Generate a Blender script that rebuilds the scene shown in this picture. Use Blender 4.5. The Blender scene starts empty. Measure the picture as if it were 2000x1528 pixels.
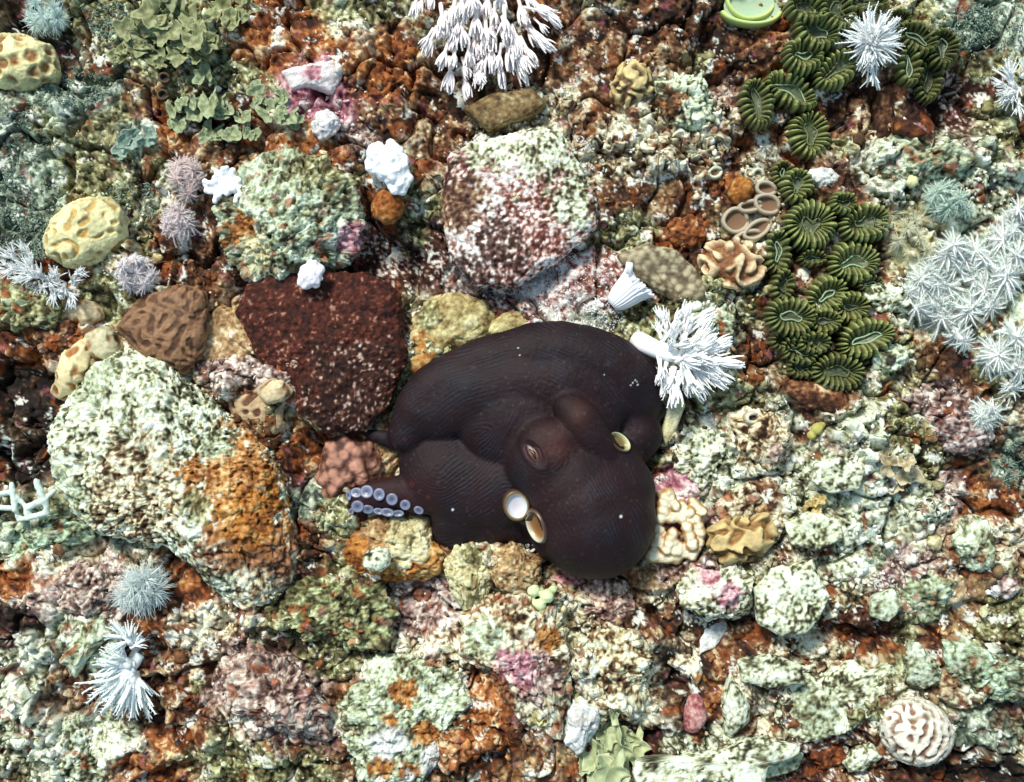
import bpy, math, random, time
import numpy as np
from mathutils import Vector, Matrix, Quaternion
T0 = time.time()
rnd = random.Random(7)
rng = np.random.default_rng(7)
sc = bpy.context.scene
col = sc.collection
K = 0.0005            # metres per layout unit (the view is 2000 units, about one metre, wide)
H = 2600.0            # camera height in layout units

# ------------------------------------------------------------------ camera, sky, sun
cam = bpy.data.cameras.new('camera'); camo = bpy.data.objects.new('camera', cam); col.objects.link(camo)
camo.location = (0, 0, H * K)
cam.sensor_width = 36; cam.lens = 36 * H / 2000.0
cam.clip_start = 0.01; cam.clip_end = 100
sc.camera = camo
SUN_EL, SUN_AZ = math.radians(50), math.radians(118)      # azimuth counter-clockwise from +x
w = bpy.data.worlds.new('World'); sc.world = w; w.use_nodes = True
nt = w.node_tree; bg = nt.nodes['Background']
sky = nt.nodes.new('ShaderNodeTexSky'); sky.sky_type = 'NISHITA'; sky.sun_disc = False
sky.sun_elevation = SUN_EL; sky.sun_rotation = math.pi / 2 - SUN_AZ
tint = nt.nodes.new('ShaderNodeVectorMath'); tint.operation = 'MULTIPLY'; tint.inputs[1].default_value = (.93, 1.0, .82)     # the water's own colour
nt.links.new(sky.outputs[0], tint.inputs[0]); nt.links.new(tint.outputs[0], bg.inputs[0]); bg.inputs[1].default_value = 0.15
sl = bpy.data.lights.new('sun', 'SUN'); so = bpy.data.objects.new('sun', sl); col.objects.link(so)
sl.energy = 3.2; sl.angle = math.radians(11); sl.color = (1.0, 0.975, 0.89)
sd = Vector((math.cos(SUN_AZ) * math.cos(SUN_EL), math.sin(SUN_AZ) * math.cos(SUN_EL), math.sin(SUN_EL)))
so.rotation_euler = sd.to_track_quat('Z', 'Y').to_euler()
sc.view_settings.view_transform = 'Standard'; sc.view_settings.look = 'None'
sc.view_settings.exposure = 0.38; sc.view_settings.gamma = 1; sc.view_settings.use_curve_mapping = False

# ------------------------------------------------------------------ noise
_p = np.random.default_rng(3).permutation(4096).astype(np.int64)
_g = np.random.default_rng(4).normal(size=(4096, 3)); _g /= np.linalg.norm(_g, axis=1)[:, None]
_g = _g.astype(np.float32)
_w = np.random.default_rng(5).random((4096, 4)).astype(np.float32)
def _hash(i, j, k):
    return _p[(_p[(_p[i & 4095] + j) & 4095] + k) & 4095]
def gn(x, y, z=0.0, seed=0):
    x = np.asarray(x, np.float32); y = np.asarray(y, np.float32); z = np.broadcast_to(np.asarray(z, np.float32), x.shape) + np.float32(seed * 17.37)
    xi = np.floor(x).astype(np.int64); yi = np.floor(y).astype(np.int64); zi = np.floor(z).astype(np.int64)
    fx = x - xi; fy = y - yi; fz = z - zi
    u = fx * fx * fx * (fx * (fx * 6 - 15) + 10); v = fy * fy * fy * (fy * (fy * 6 - 15) + 10); t = fz * fz * fz * (fz * (fz * 6 - 15) + 10)
    def c(a, b, d):
        g = _g[_hash(xi + a, yi + b, zi + d)]
        return g[..., 0] * (fx - a) + g[..., 1] * (fy - b) + g[..., 2] * (fz - d)
    x00 = c(0,0,0) * (1-u) + c(1,0,0) * u; x10 = c(0,1,0) * (1-u) + c(1,1,0) * u
    x01 = c(0,0,1) * (1-u) + c(1,0,1) * u; x11 = c(0,1,1) * (1-u) + c(1,1,1) * u
    return ((x00 * (1-v) + x10 * v) * (1-t) + (x01 * (1-v) + x11 * v) * t) * 1.6
def worley(x, y, z=None, seed=0, f2=False):
    x = np.asarray(x, np.float32) + seed * 31.7; y = np.asarray(y, np.float32)
    d3 = z is not None
    z = np.asarray(z, np.float32) if d3 else np.zeros_like(x)
    xi = np.floor(x).astype(np.int64); yi = np.floor(y).astype(np.int64); zi = np.floor(z).astype(np.int64)
    b1 = np.full(x.shape, 9.0, np.float32); b2 = b1.copy(); idd = np.zeros(x.shape, np.float32)
    for a in (-1, 0, 1):
        for b in (-1, 0, 1):
            for c in ((-1, 0, 1) if d3 else (0,)):
                w4 = _w[_hash(xi + a, yi + b, zi + c)]
                dx = xi + a + w4[..., 0] - x; dy = yi + b + w4[..., 1] - y
                d = dx * dx + dy * dy
                if d3: dz = zi + c + w4[..., 2] - z; d = d + dz * dz
                m = d < b1
                if f2: b2 = np.where(m, b1, np.minimum(b2, d))
                b1 = np.where(m, d, b1); idd = np.where(m, w4[..., 3], idd)
    return (np.sqrt(b1), idd, np.sqrt(b2)) if f2 else (np.sqrt(b1), idd)
def maze(x, y, z, lam, seed, stretch=None, n=14):
    r = np.random.default_rng(seed); v = 0
    for i in range(n):
        d = r.normal(size=3)
        if stretch is not None: d = d * np.array(stretch)
        d /= np.linalg.norm(d) + 1e-9
        v = v + np.cos((x * d[0] + y * d[1] + z * d[2]) * 2 * math.pi / lam + r.random() * 6.28)
    return v / math.sqrt(n / 2)
def sstep(a, b, x):
    t = np.clip((x - a) / (b - a), 0, 1); return t * t * (3 - 2 * t)

# ------------------------------------------------------------------ palettes (sRGB of the thing's own colour; dark fills hollows and holes)
def lin(c):
    c = np.asarray(c, float) / 255.0
    return np.where(c <= 0.04045, c / 12.92, ((c + 0.055) / 1.055) ** 2.4)
PAL = {
 'crust':  ([0,.28,.45,.66,1], [(42,26,17),(118,86,58),(184,168,132),(222,218,188),(244,246,228)], (.75,.4,.25)),
 'crustw': ([0,.26,.42,.64,1], [(36,33,24),(112,108,78),(184,190,156),(222,228,204),(244,248,236)], (.75,.4,.25)),
 'brown':  ([0,.35,.58,.8,1], [(26,14,9),(68,40,25),(108,68,42),(150,114,80),(206,188,152)], (.6,.4,.3)),
 'rust':   ([0,.35,.62,.85,1], [(36,17,9),(92,48,24),(148,84,40),(184,126,74),(224,200,160)], (.5,.45,.3)),
 'olive':  ([0,.28,.5,.76,1], [(34,29,17),(82,74,45),(124,118,78),(172,172,126),(216,222,184)], (.75,.35,.2)),
 'teal':   ([0,.3,.52,.78,1], [(32,38,30),(72,82,70),(118,128,108),(166,178,156),(216,228,208)], (.6,.4,.2)),
 'pink':   ([0,.35,.62,1], [(84,38,46),(154,92,104),(204,152,162),(236,214,216)], (.5,.4,.3)),
 'maroon': ([0,.42,.68,.8,1], [(26,11,8),(56,27,18),(80,42,29),(144,108,92),(234,226,216)], (.85,.25,.1)),
 'umber':  ([0,.42,.75,.95,1], [(30,10,7),(66,27,17),(92,42,28),(124,72,54),(176,140,122)], (.7,.3,.2)),
 'mauve':  ([0,.3,.52,.78,1], [(48,30,30),(108,80,74),(160,134,124),(206,190,178),(238,232,224)], (.7,.35,.2)),
 'tan':    ([0,.35,.7,1], [(70,46,28),(142,108,72),(184,152,108),(224,208,170)], (.6,.3,.2)),
 'orange': ([0,.35,.65,1], [(90,50,20),(152,90,36),(188,128,58),(218,188,132)], (.6,.35,.3)),
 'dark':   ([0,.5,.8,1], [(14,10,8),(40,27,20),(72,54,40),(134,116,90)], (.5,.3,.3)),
 'white':  ([0,.5,1], [(176,174,170),(222,224,220),(244,246,244)], (.4,.3,.3)),
 'cream':  ([0,.45,1], [(132,112,70),(204,196,150),(232,232,200)], (.5,.3,.3)),
 'grain':  ([0,.32,.5,.68,1], [(84,42,34),(150,98,86),(204,176,166),(228,216,210),(244,244,240)], (.9,.3,.35)),
 'mint':   ([0,.25,.45,.7,1], [(50,44,30),(116,114,84),(164,174,140),(200,212,184),(232,242,224)], (.7,.4,.25)),
 'sand':   ([0,.35,.7,1], [(98,78,44),(164,144,94),(200,188,136),(226,222,180)], (.5,.3,.4)),
 'honey':  ([0,.5,1], [(74,62,46),(120,110,80),(158,152,114)], (.3,.3,.5)),
}
RK = list(PAL)
def nfields(x, y, z, seed=0):
    n1 = gn(x / 8.5, y / 8.5, z / 8.5, seed + 1) * .75 + gn(x / 5.2, y / 5.2, z / 5.2, seed + 2) * .45
    n2 = gn(x / 24, y / 24, z / 24, seed + 3); n3 = gn(x / 75, y / 75, z / 75, seed + 4)
    return n1, n2, n3
def pcol(region, nf, bias=0.0, gain=1.6):
    pos, cs, wt = PAL[region]
    t = .5 + gain * (nf[0] * wt[0] + nf[1] * wt[1] + nf[2] * wt[2]) * .62 + bias
    cs = lin(cs)
    return np.stack([np.interp(t, pos, cs[:, i]) for i in range(3)], -1)

# ------------------------------------------------------------------ materials
def reef_mat(name, rough=.72, bump=.5, speck=.35, scale=420, sss=0.0, spec=.3, sat=None, lines=False, transl=0):
    m = bpy.data.materials.new(name); m.use_nodes = True; n = m.node_tree.nodes; l = m.node_tree.links
    b = n['Principled BSDF']; b.inputs['Roughness'].default_value = rough; b.inputs['Specular IOR Level'].default_value = spec
    at = n.new('ShaderNodeAttribute'); at.attribute_name = 'Col'
    tc = n.new('ShaderNodeTexCoord')
    nz = n.new('ShaderNodeTexNoise'); nz.inputs['Scale'].default_value = scale; nz.inputs['Detail'].default_value = 5; nz.inputs['Roughness'].default_value = .7
    l.new(tc.outputs['Object'], nz.inputs['Vector'])
    mr = n.new('ShaderNodeMapRange'); mr.inputs['From Min'].default_value = .3; mr.inputs['From Max'].default_value = .7
    mr.inputs['To Min'].default_value = 1 - speck; mr.inputs['To Max'].default_value = 1 + speck
    l.new(nz.outputs['Fac'], mr.inputs['Value'])
    mx = n.new('ShaderNodeVectorMath'); mx.operation = 'SCALE'
    l.new(at.outputs['Color'], mx.inputs[0]); l.new(mr.outputs['Result'], mx.inputs['Scale'])
    l.new(mx.outputs[0], b.inputs['Base Color'])
    bp = n.new('ShaderNodeBump'); bp.inputs['Strength'].default_value = bump; bp.inputs['Distance'].default_value = .0012
    l.new(nz.outputs['Fac'], bp.inputs['Height']); l.new(bp.outputs[0], b.inputs['Normal'])
    if sss: b.inputs['Subsurface Weight'].default_value = sss; b.inputs['Subsurface Radius'].default_value = (.004, .003, .003); b.inputs['Subsurface Scale'].default_value = 1
    return m
M_REEF = reef_mat('reef_rock', .8, .8, .42, 520)
M_ROCK = reef_mat('encrusted_rock', .78, .8, .4, 560)
M_CORAL = reef_mat('hard_coral', .6, .35, .14, 700)
M_SOFT = reef_mat('soft_coral', .55, .12, .06, 500)
M_LEAF = reef_mat('algae_leaf', .55, .3, .2, 450)
M_GREEN = reef_mat('green_coral', .42, .25, .16, 600, spec=.45)

# ------------------------------------------------------------------ mesh helpers
def mesh(name, V, F, C=None, mat=None, smooth=True, Q=None):
    """V (n,3), F list/array of quads or tris (or both through Q)."""
    me = bpy.data.meshes.new(name)
    V = np.asarray(V, np.float32)
    arrs = [np.asarray(a, np.int32) for a in (F, Q) if a is not None and len(a)]
    tot = sum(a.shape[0] for a in arrs); lt = sum(a.size for a in arrs)
    me.vertices.add(len(V)); me.vertices.foreach_set('co', V.ravel())
    me.loops.add(lt); me.loops.foreach_set('vertex_index', np.concatenate([a.ravel() for a in arrs]))
    cnt = np.concatenate([np.full(a.shape[0], a.shape[1], np.int32) for a in arrs])
    me.polygons.add(tot); me.polygons.foreach_set('loop_start', np.concatenate([[0], np.cumsum(cnt)[:-1]]).astype(np.int32))
    me.polygons.foreach_set('loop_total', cnt)
    if smooth: me.polygons.foreach_set('use_smooth', np.ones(tot, bool))
    if C is not None:
        C = np.asarray(C, np.float32)
        if C.ndim == 1: C = np.tile(C, (len(V), 1))
        C4 = np.ones((len(V), 4), np.float32); C4[:, :3] = np.clip(C, 0.002, .95)
        a = me.color_attributes.new('Col', 'FLOAT_COLOR', 'POINT'); a.data.foreach_set('color', C4.ravel())
    me.update(); me.validate()
    if mat: me.materials.append(mat)
    return me
def link(name, data, parent=None, loc=(0,0,0), label=None, cat=None, group=None, kind=None):
    o = bpy.data.objects.new(name, data); col.objects.link(o); o.location = loc
    if parent: o.parent = parent
    if label: o['label'] = label
    if cat: o['category'] = cat
    if group: o['group'] = group
    if kind: o['kind'] = kind
    return o
def grid_faces(nu, nv, wrap=False):
    i = np.arange(nu - 1)[:, None]; j = np.arange(nv if wrap else nv - 1)[None, :]
    j2 = (j + 1) % nv
    a = i * nv + j; b = i * nv + j2; c = (i + 1) * nv + j2; d = (i + 1) * nv + j
    return np.stack([a, d, c, b], -1).reshape(-1, 4)
def P(px, py, z):
    s = 1 - z / H
    return np.array([(px - 1000) * s * K, (764 - py) * s * K, z * K])
class MB:                                             # collects tubes and blobs into one mesh
    def __init__(s): s.V = []; s.F = []; s.C = []; s.n = 0
    def add(s, V, F, C):
        V = np.asarray(V, float); s.V.append(V); s.F.append(np.asarray(F) + s.n)
        C = np.asarray(C, float); s.C.append(np.tile(C, (len(V), 1)) if C.ndim == 1 else C); s.n += len(V)
    def tube(s, pts, rad, sides=6, c=(1,1,1), flat=1.0):
        pts = np.asarray(pts, float); n = len(pts); rad = np.broadcast_to(rad, n)
        tg = np.gradient(pts, axis=0); tg /= np.linalg.norm(tg, axis=1)[:, None] + 1e-9
        up = np.array([0, 0, 1.]) if abs(tg[0][2]) < .9 else np.array([1., 0, 0])
        V = []
        for i in range(n):
            a = np.cross(tg[i], up); a /= np.linalg.norm(a) + 1e-9; b = np.cross(a, tg[i]); up = b
            for k in range(sides):
                t = 2 * math.pi * k / sides
                V.append(pts[i] + rad[i] * (a * math.cos(t) + b * math.sin(t) * flat))
        V += [pts[0], pts[-1]]
        F = list(grid_faces(n, sides, True)[:, ::-1]); e = n * sides
        for k in range(sides):
            k2 = (k + 1) % sides
            F.append([e, k2, k, k]); F.append([e + 1, (n-1)*sides + k, (n-1)*sides + k2, (n-1)*sides + k2])
        C = np.asarray(c, float)
        if C.ndim == 2:
            t = np.repeat(np.linspace(0, 1, n), sides); t = np.append(t, [0, 1])
            C = np.stack([np.interp(t, np.linspace(0, 1, len(C)), C[:, i]) for i in range(3)], -1)
        s.add(V, F, C)
    def build(s, name, mat, smooth=True):
        F = np.concatenate(s.F); tri = F[:, 3] == F[:, 2]
        return mesh(name, np.concatenate(s.V), F[tri][:, :3], np.concatenate(s.C), mat, smooth, Q=F[~tri])

# ------------------------------------------------------------------ the reef bed
# (x, y, rx, ry, region, strength)
REG = [
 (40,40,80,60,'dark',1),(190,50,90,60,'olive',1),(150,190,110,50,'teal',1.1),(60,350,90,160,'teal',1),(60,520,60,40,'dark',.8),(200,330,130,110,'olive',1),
 (210,300,120,90,'cream',.75),(110,260,60,40,'olive',.9),(260,275,60,40,'teal',1),(130,110,50,60,'dark',1),(350,110,120,130,'olive',1),(310,200,50,60,'rust',.9),(450,250,60,60,'brown',.9),
 (270,350,50,50,'brown',1),(330,280,60,50,'rust',.9),(560,70,90,60,'rust',1.2),(660,40,70,40,'olive',1),(690,70,60,40,'crust',.7),(700,150,100,80,'rust',1),(620,180,70,60,'pink',1),(660,230,70,40,'pink',.9),
 (780,190,60,60,'rust',1.1),(760,250,70,40,'brown',.9),(840,240,50,110,'brown',1.1),(590,290,70,40,'rust',1.2),(470,290,60,30,'brown',1),(700,270,70,40,'mauve',.8),(800,420,60,110,'olive',1),(830,330,50,60,'brown',.9),(750,400,40,40,'rust',.9),
 (690,440,40,70,'mauve',.9),(770,500,110,50,'maroon',1.2),(680,540,130,60,'maroon',1.2),(400,500,60,100,'brown',1.1),(340,500,40,50,'rust',.8),(1100,80,110,80,'brown',1.1),(1110,110,50,40,'rust',1),(1150,30,70,40,'crust',.8),
 (1250,70,80,80,'brown',1.2),(1060,30,40,30,'rust',1.1),(1350,60,100,50,'brown',1),(1360,110,60,50,'olive',.8),(1420,170,90,60,'mauve',.7),(1440,140,90,60,'brown',1.05),(1500,50,50,50,'rust',1),(1180,200,60,60,'brown',1.1),(1100,200,60,50,'crust',.9),(1130,240,50,40,'brown',.9),
 (1230,250,110,60,'crust',1.1),(1330,200,70,50,'crust',1.2),(1300,210,40,40,'rust',1.2),(1200,320,90,50,'crust',1),(1340,300,60,50,'crust',1.0),(1260,400,130,60,'brown',1.1),(1300,370,50,30,'tan',1),(1190,470,90,40,'olive',1),(1250,440,60,40,'olive',1),
 (1340,460,40,40,'rust',1.1),(1440,350,40,60,'rust',1),(1480,340,50,50,'crust',1.1),(1490,260,40,50,'brown',1),(1620,210,70,60,'brown',1.1),(1570,330,60,60,'brown',1.1),(1700,220,60,80,'brown',1.1),(1740,340,100,60,'crustw',1.1),(1860,200,80,70,'maroon',1.2),
 (1790,50,70,40,'olive',.9),(1900,60,90,70,'teal',1.1),(1900,130,80,30,'olive',1),(1960,250,60,80,'olive',1),(1830,320,120,60,'crustw',1.1),(1950,370,60,70,'crustw',1),(1640,420,130,160,'brown',.9),(1600,600,120,150,'brown',1.0),(1500,600,40,100,'brown',.8),(1780,470,70,60,'cream',1),
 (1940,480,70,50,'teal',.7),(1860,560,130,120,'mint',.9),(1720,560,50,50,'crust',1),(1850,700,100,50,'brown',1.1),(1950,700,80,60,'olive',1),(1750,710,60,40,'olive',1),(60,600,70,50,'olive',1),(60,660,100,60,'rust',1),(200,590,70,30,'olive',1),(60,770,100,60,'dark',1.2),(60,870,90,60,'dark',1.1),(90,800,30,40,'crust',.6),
 (440,650,70,70,'tan',1.1),(470,720,80,40,'mauve',1.1),(420,570,30,60,'brown',1.1),(560,560,100,50,'maroon',1.3),(730,580,40,40,'rust',1),(850,510,90,50,'maroon',1),(960,520,110,40,'grain',1.1),(1130,570,100,80,'grain',1.2),(1150,620,70,40,'crustw',1.2),(1250,630,50,50,'olive',1.1),(1400,630,40,40,'mint',1.2),
 (1440,590,60,60,'olive',1.1),(1470,680,70,50,'brown',1),(1390,770,80,40,'olive',1.2),(1340,790,40,40,'brown',1),(1330,850,60,30,'crust',1),(1400,900,90,70,'crustw',1.1),(1310,940,40,30,'pink',1.4),(1340,1000,60,30,'pink',.8),(1460,880,70,50,'crust',1),(1570,780,70,40,'brown',1.2),(1520,800,40,40,'crustw',1),
 (1620,860,60,50,'brown',.8),(1660,850,70,60,'crustw',1.1),(1740,830,60,50,'olive',1.1),(1820,790,70,40,'mauve',1.1),(1880,820,40,60,'rust',1.1),(1790,890,60,60,'olive',.9),(1900,870,50,40,'brown',1.2),(1620,940,130,70,'crustw',1.1),(1740,980,90,40,'crustw',1),(1980,900,50,60,'teal',1.1),
 (1930,970,60,40,'rust',1.1),(1850,960,50,40,'mauve',1),(1480,970,60,30,'brown',1.1),(1540,1040,90,50,'crust',1.1),(600,880,50,50,'rust',1.2),(580,930,40,60,'maroon',1),(620,970,60,60,'teal',.9),(650,1000,40,60,'olive',1),(770,890,50,40,'tan',1.2),
 (60,1040,90,40,'mint',1),(60,1120,70,40,'rust',1.1),(170,1130,90,70,'mauve',1.1),(150,1080,80,30,'crust',1),(40,1220,60,60,'dark',.8),(230,1050,60,30,'teal',1.1),(170,1240,60,50,'mint',1.1),(320,1200,60,60,'rust',.9),(420,1220,80,50,'crust',1.1),(390,1120,40,60,'rust',1),
 (600,1080,50,70,'brown',1),(620,1180,90,60,'olive',1.1),(820,1180,80,60,'mauve',1),(640,1270,80,40,'olive',1),(1020,1150,60,40,'crust',1),(1130,1120,50,30,'tan',1),(1240,1110,60,40,'tan',1.3),(1310,1090,50,30,'mauve',1.1),(1270,1200,50,30,'brown',1.2),(1290,1160,40,40,'crust',1),
 (1430,1250,70,30,'brown',1.2),(1650,1060,90,60,'crustw',1.1),(1690,1070,50,40,'mint',1),(1750,1110,60,50,'mauve',1),(1890,1180,90,40,'tan',.9),(1960,1200,80,60,'olive',1),(1900,1080,40,30,'brown',1),(1650,1235,90,30,'rust',.9),(60,1290,80,60,'crustw',.9),(60,1400,80,80,'crustw',1.1),(130,1330,50,90,'brown',1.1),(190,1460,90,60,'crustw',1.1),
 (270,1380,60,50,'brown',1.1),(330,1430,60,40,'rust',1),(270,1500,110,40,'rust',.8),(370,1290,60,30,'brown',1.1),(470,1270,60,30,'mauve',.9),(520,1330,90,50,'mauve',1.1),(560,1400,70,50,'mauve',1),(500,1490,120,50,'olive',1.1),(970,1360,60,50,'rust',1.1),(950,1440,60,70,'rust',1),(1040,1290,60,50,'mauve',1.2),
 (1040,1430,60,60,'brown',1),(1040,1500,60,40,'tan',1),(1220,1330,80,80,'crust',1),(1310,1320,50,50,'dark',1.2),(1240,1440,60,40,'maroon',1.1),(1370,1400,30,50,'rust',1.1),(1380,1470,80,50,'crustw',1.1),(1490,1320,50,60,'crust',1.1),(1440,1390,40,40,'brown',1),(1620,1480,80,50,'maroon',1),(1720,1500,90,40,'brown',1.2),
 (1900,1510,120,30,'dark',1.2),(1900,1430,80,50,'teal',.9),(1960,1330,60,60,'teal',.9),(1700,1400,60,30,'olive',1),(1560,1240,60,50,'crust',.8),
]
HB = [(600,410,170,150,40),(590,590,170,55,-65),(60,750,110,60,-45),(60,860,80,60,-35),(300,850,250,200,15),(640,900,60,60,-40),(1860,200,90,60,-50),(1720,240,40,60,-25),(250,1370,110,60,-38),(130,1330,40,90,-20),
 (1320,1310,50,40,-38),(1430,1250,60,30,-25),(1240,1440,60,40,-32),(1650,1240,90,20,-25),(1640,1490,90,40,-32),(1900,1510,120,30,-35),(1110,1320,14,170,-35),(1000,1300,90,170,22),(770,1420,130,110,15),(1240,80,40,100,-28),(800,450,50,100,-15),
 (760,510,90,40,-40),(1020,400,150,150,20),(130,110,40,60,-30),(850,220,40,60,-25),(400,540,40,90,-28),(1480,1370,20,80,-20),(1700,800,200,60,10),(1650,60,90,120,20),(350,100,150,100,22),(650,130,90,60,15),(1600,560,120,200,14),(500,700,90,60,12),(1850,560,160,120,12),(950,180,120,60,-25),(1280,1190,40,30,-22),(30,30,70,50,-30),(1560,320,60,30,-15)]
xs_in = np.arange(-110, 2110.1, 2.55); ys_in = np.arange(-95, 1625.1, 2.55)
ext = np.cumsum(2.8 * 1.078 ** np.arange(90)); ext = ext[ext < 13000]
xs = np.concatenate([xs_in[0] - ext[::-1], xs_in, xs_in[-1] + ext]); ys = np.concatenate([ys_in[0] - ext[::-1], ys_in, ys_in[-1] + ext])
X, Y = np.meshgrid(xs, ys); sh = X.shape; X = X.ravel().astype(np.float32); Y = Y.ravel().astype(np.float32)
def regions(x, y):
    wx = x + gn(x/60, y/60, 0, 20)*34 + gn(x/17, y/17, 0, 21)*14; wy = y + gn(x/60, y/60, 0, 22)*34 + gn(x/17, y/17, 0, 23)*14
    S = {k: np.full(x.shape, -1.0, np.float32) for k in RK}
    lf = gn(x/110, y/110, 0, 30); l2 = gn(x/70, y/70, 0, 31)
    S['crust'] = lf*1.2 - .3; S['brown'] = -lf*1.2 - .3; S['olive'] = l2*1.2 - .35; S['rust'] = -l2*1.0 - .5
    for (cx, cy, rx, ry, rg, st) in REG:
        m = (np.abs(wx - cx) < rx*2.6) & (np.abs(wy - cy) < ry*2.6)
        if not m.any(): continue
        d = np.sqrt(((wx[m]-cx)/rx)**2 + ((wy[m]-cy)/ry)**2)
        S[rg][m] = np.maximum(S[rg][m], st*1.3 - d)
    A = np.stack([S[k] for k in RK], -1); A = np.exp((A - A.max(-1, keepdims=True)) * 9); return A / A.sum(-1, keepdims=True)
W = regions(X, Y)
ROUGH = dict(umber=.4, crust=1.25, crustw=1.3, brown=.8, rust=.75, olive=1.0, teal=.7, pink=.8, maroon=.5, mauve=1.0, tan=.6, orange=.6, dark=.8, white=.5, cream=.8, grain=.5, mint=.8, sand=.5, honey=.4)
rf = (W * np.array([ROUGH[k] for k in RK])).sum(-1).astype(np.float32) * np.clip(.85 + .95*gn(X/130, Y/130, 0, 45), .35, 1.35)
Z = gn(X/320, Y/320, 0, 40)*30 + gn(X/130, Y/130, 0, 41)*16
far = np.maximum(0, np.hypot(np.maximum(0, np.abs(X-1000)-1100), np.maximum(0, np.abs(Y-764)-860)))
Z += gn(X/1500, Y/1500, 0, 42)*np.minimum(far*.25, 420)
for (cx, cy, rx, ry, h) in HB:
    m = (np.abs(X-cx) < rx*3) & (np.abs(Y-cy) < ry*3)
    Z[m] += h * np.exp(-(((X[m]-cx)/rx)**2 + ((Y[m]-cy)/ry)**2) * 1.1)
wx = X + gn(X/30, Y/30, 0, 50)*12; wy = Y + gn(X/30, Y/30, 0, 51)*12
f1, if1, f2 = worley(X/150 + gn(X/70, Y/70, 0, 58)*.35, Y/150 + gn(X/70, Y/70, 0, 59)*.35, None, 7, True)
Z += (if1 - .5)*26 + (1 - np.clip(f1, 0, 1)**2)*12 - (1 - sstep(0, .13, f2-f1))*26
a1, i1, a2 = worley(wx/62, wy/62, None, 1, True); Z -= (1 - sstep(0, .16, a2-a1))*9*rf
Z += (1 - np.clip(a1, 0, 1)**2) * (6 + 20*i1) * rf
b1, i2 = worley(wx/27, wy/27, None, 2)
Z += (1 - np.clip(b1, 0, 1)**2) * (4 + 16*i2**1.5) * rf
ZL = Z.copy()
c1, i3 = worley(X/12.5 + gn(X/9, Y/9, 0, 52)*.3, Y/12.5, None, 3)
Z += (1 - np.clip(c1, 0, 1)**2) * (1.5 + 6.5*i3) * rf
Z += gn(X/7, Y/7, 0, 53)*2.2*rf
pt = gn(X/19, Y/19, 0, 54); Z -= sstep(.38, .62, pt)*13*rf
pt2 = gn(X/10, Y/10, 0, 55); Z -= sstep(.42, .62, pt2)*7*rf
def lookup(G, px, py):
    Gr = G.reshape(sh); i = int(np.clip(np.searchsorted(xs, px), 0, len(xs)-1)); j = int(np.clip(np.searchsorted(ys, py), 0, len(ys)-1))
    return float(Gr[j, i])
def zg(px, py):
    z = 0
    for _ in range(3):
        s = 1 - z/H; z = lookup(ZL, 1000 + (px-1000)*s, 764 + (py-764)*s)
    return z
# colour: pigments of each crust, varied by noise and lump cell; dark regions fill hollows
XC = 1000 + (X-1000)/(1 - Z/H); YC = 764 + (Y-764)/(1 - Z/H)
W2 = regions(XC, YC) if False else W
nf = nfields(XC, YC, Z*.6, 0)
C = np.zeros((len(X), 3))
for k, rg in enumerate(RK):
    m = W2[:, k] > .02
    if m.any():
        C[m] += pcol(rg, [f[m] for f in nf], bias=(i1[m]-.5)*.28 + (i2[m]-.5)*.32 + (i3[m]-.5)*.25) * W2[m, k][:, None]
sp = sstep(.40, .52, gn(XC/38, YC/38, Z/38, 60) + .3*gn(XC/10, YC/10, 0, 61)); C = C*(1-sp[:, None]*.8) + lin((150,78,34))*(.7 + .5*nf[0][:, None])*sp[:, None]*.8
sp = sstep(.5, .58, gn(XC/30, YC/30, Z/26, 62) + .3*gn(XC/8, YC/8, 0, 63)); C = C*(1-sp[:, None]*.45) + lin((160,92,106))*.64*(.8 + .5*nf[0][:, None])*sp[:, None]*.7
sp = sstep(.44, .55, gn(XC/34, YC/34, Z/34, 64) + .5*gn(XC/6, YC/6, 0, 65)); C = C*(1-sp[:, None]*.8) + lin((238,240,228))*sp[:, None]*.8
XX = X + gn(X/16, Y/16, 0, 56)*5*rf; YY = Y + gn(X/16, Y/16, 0, 57)*5*rf
V = np.stack([(XX-1000)*K, (764-YY)*K, Z*K], -1)
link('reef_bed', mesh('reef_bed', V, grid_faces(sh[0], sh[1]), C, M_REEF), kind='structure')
print('bed', len(V), round(time.time()-T0, 1))

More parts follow.
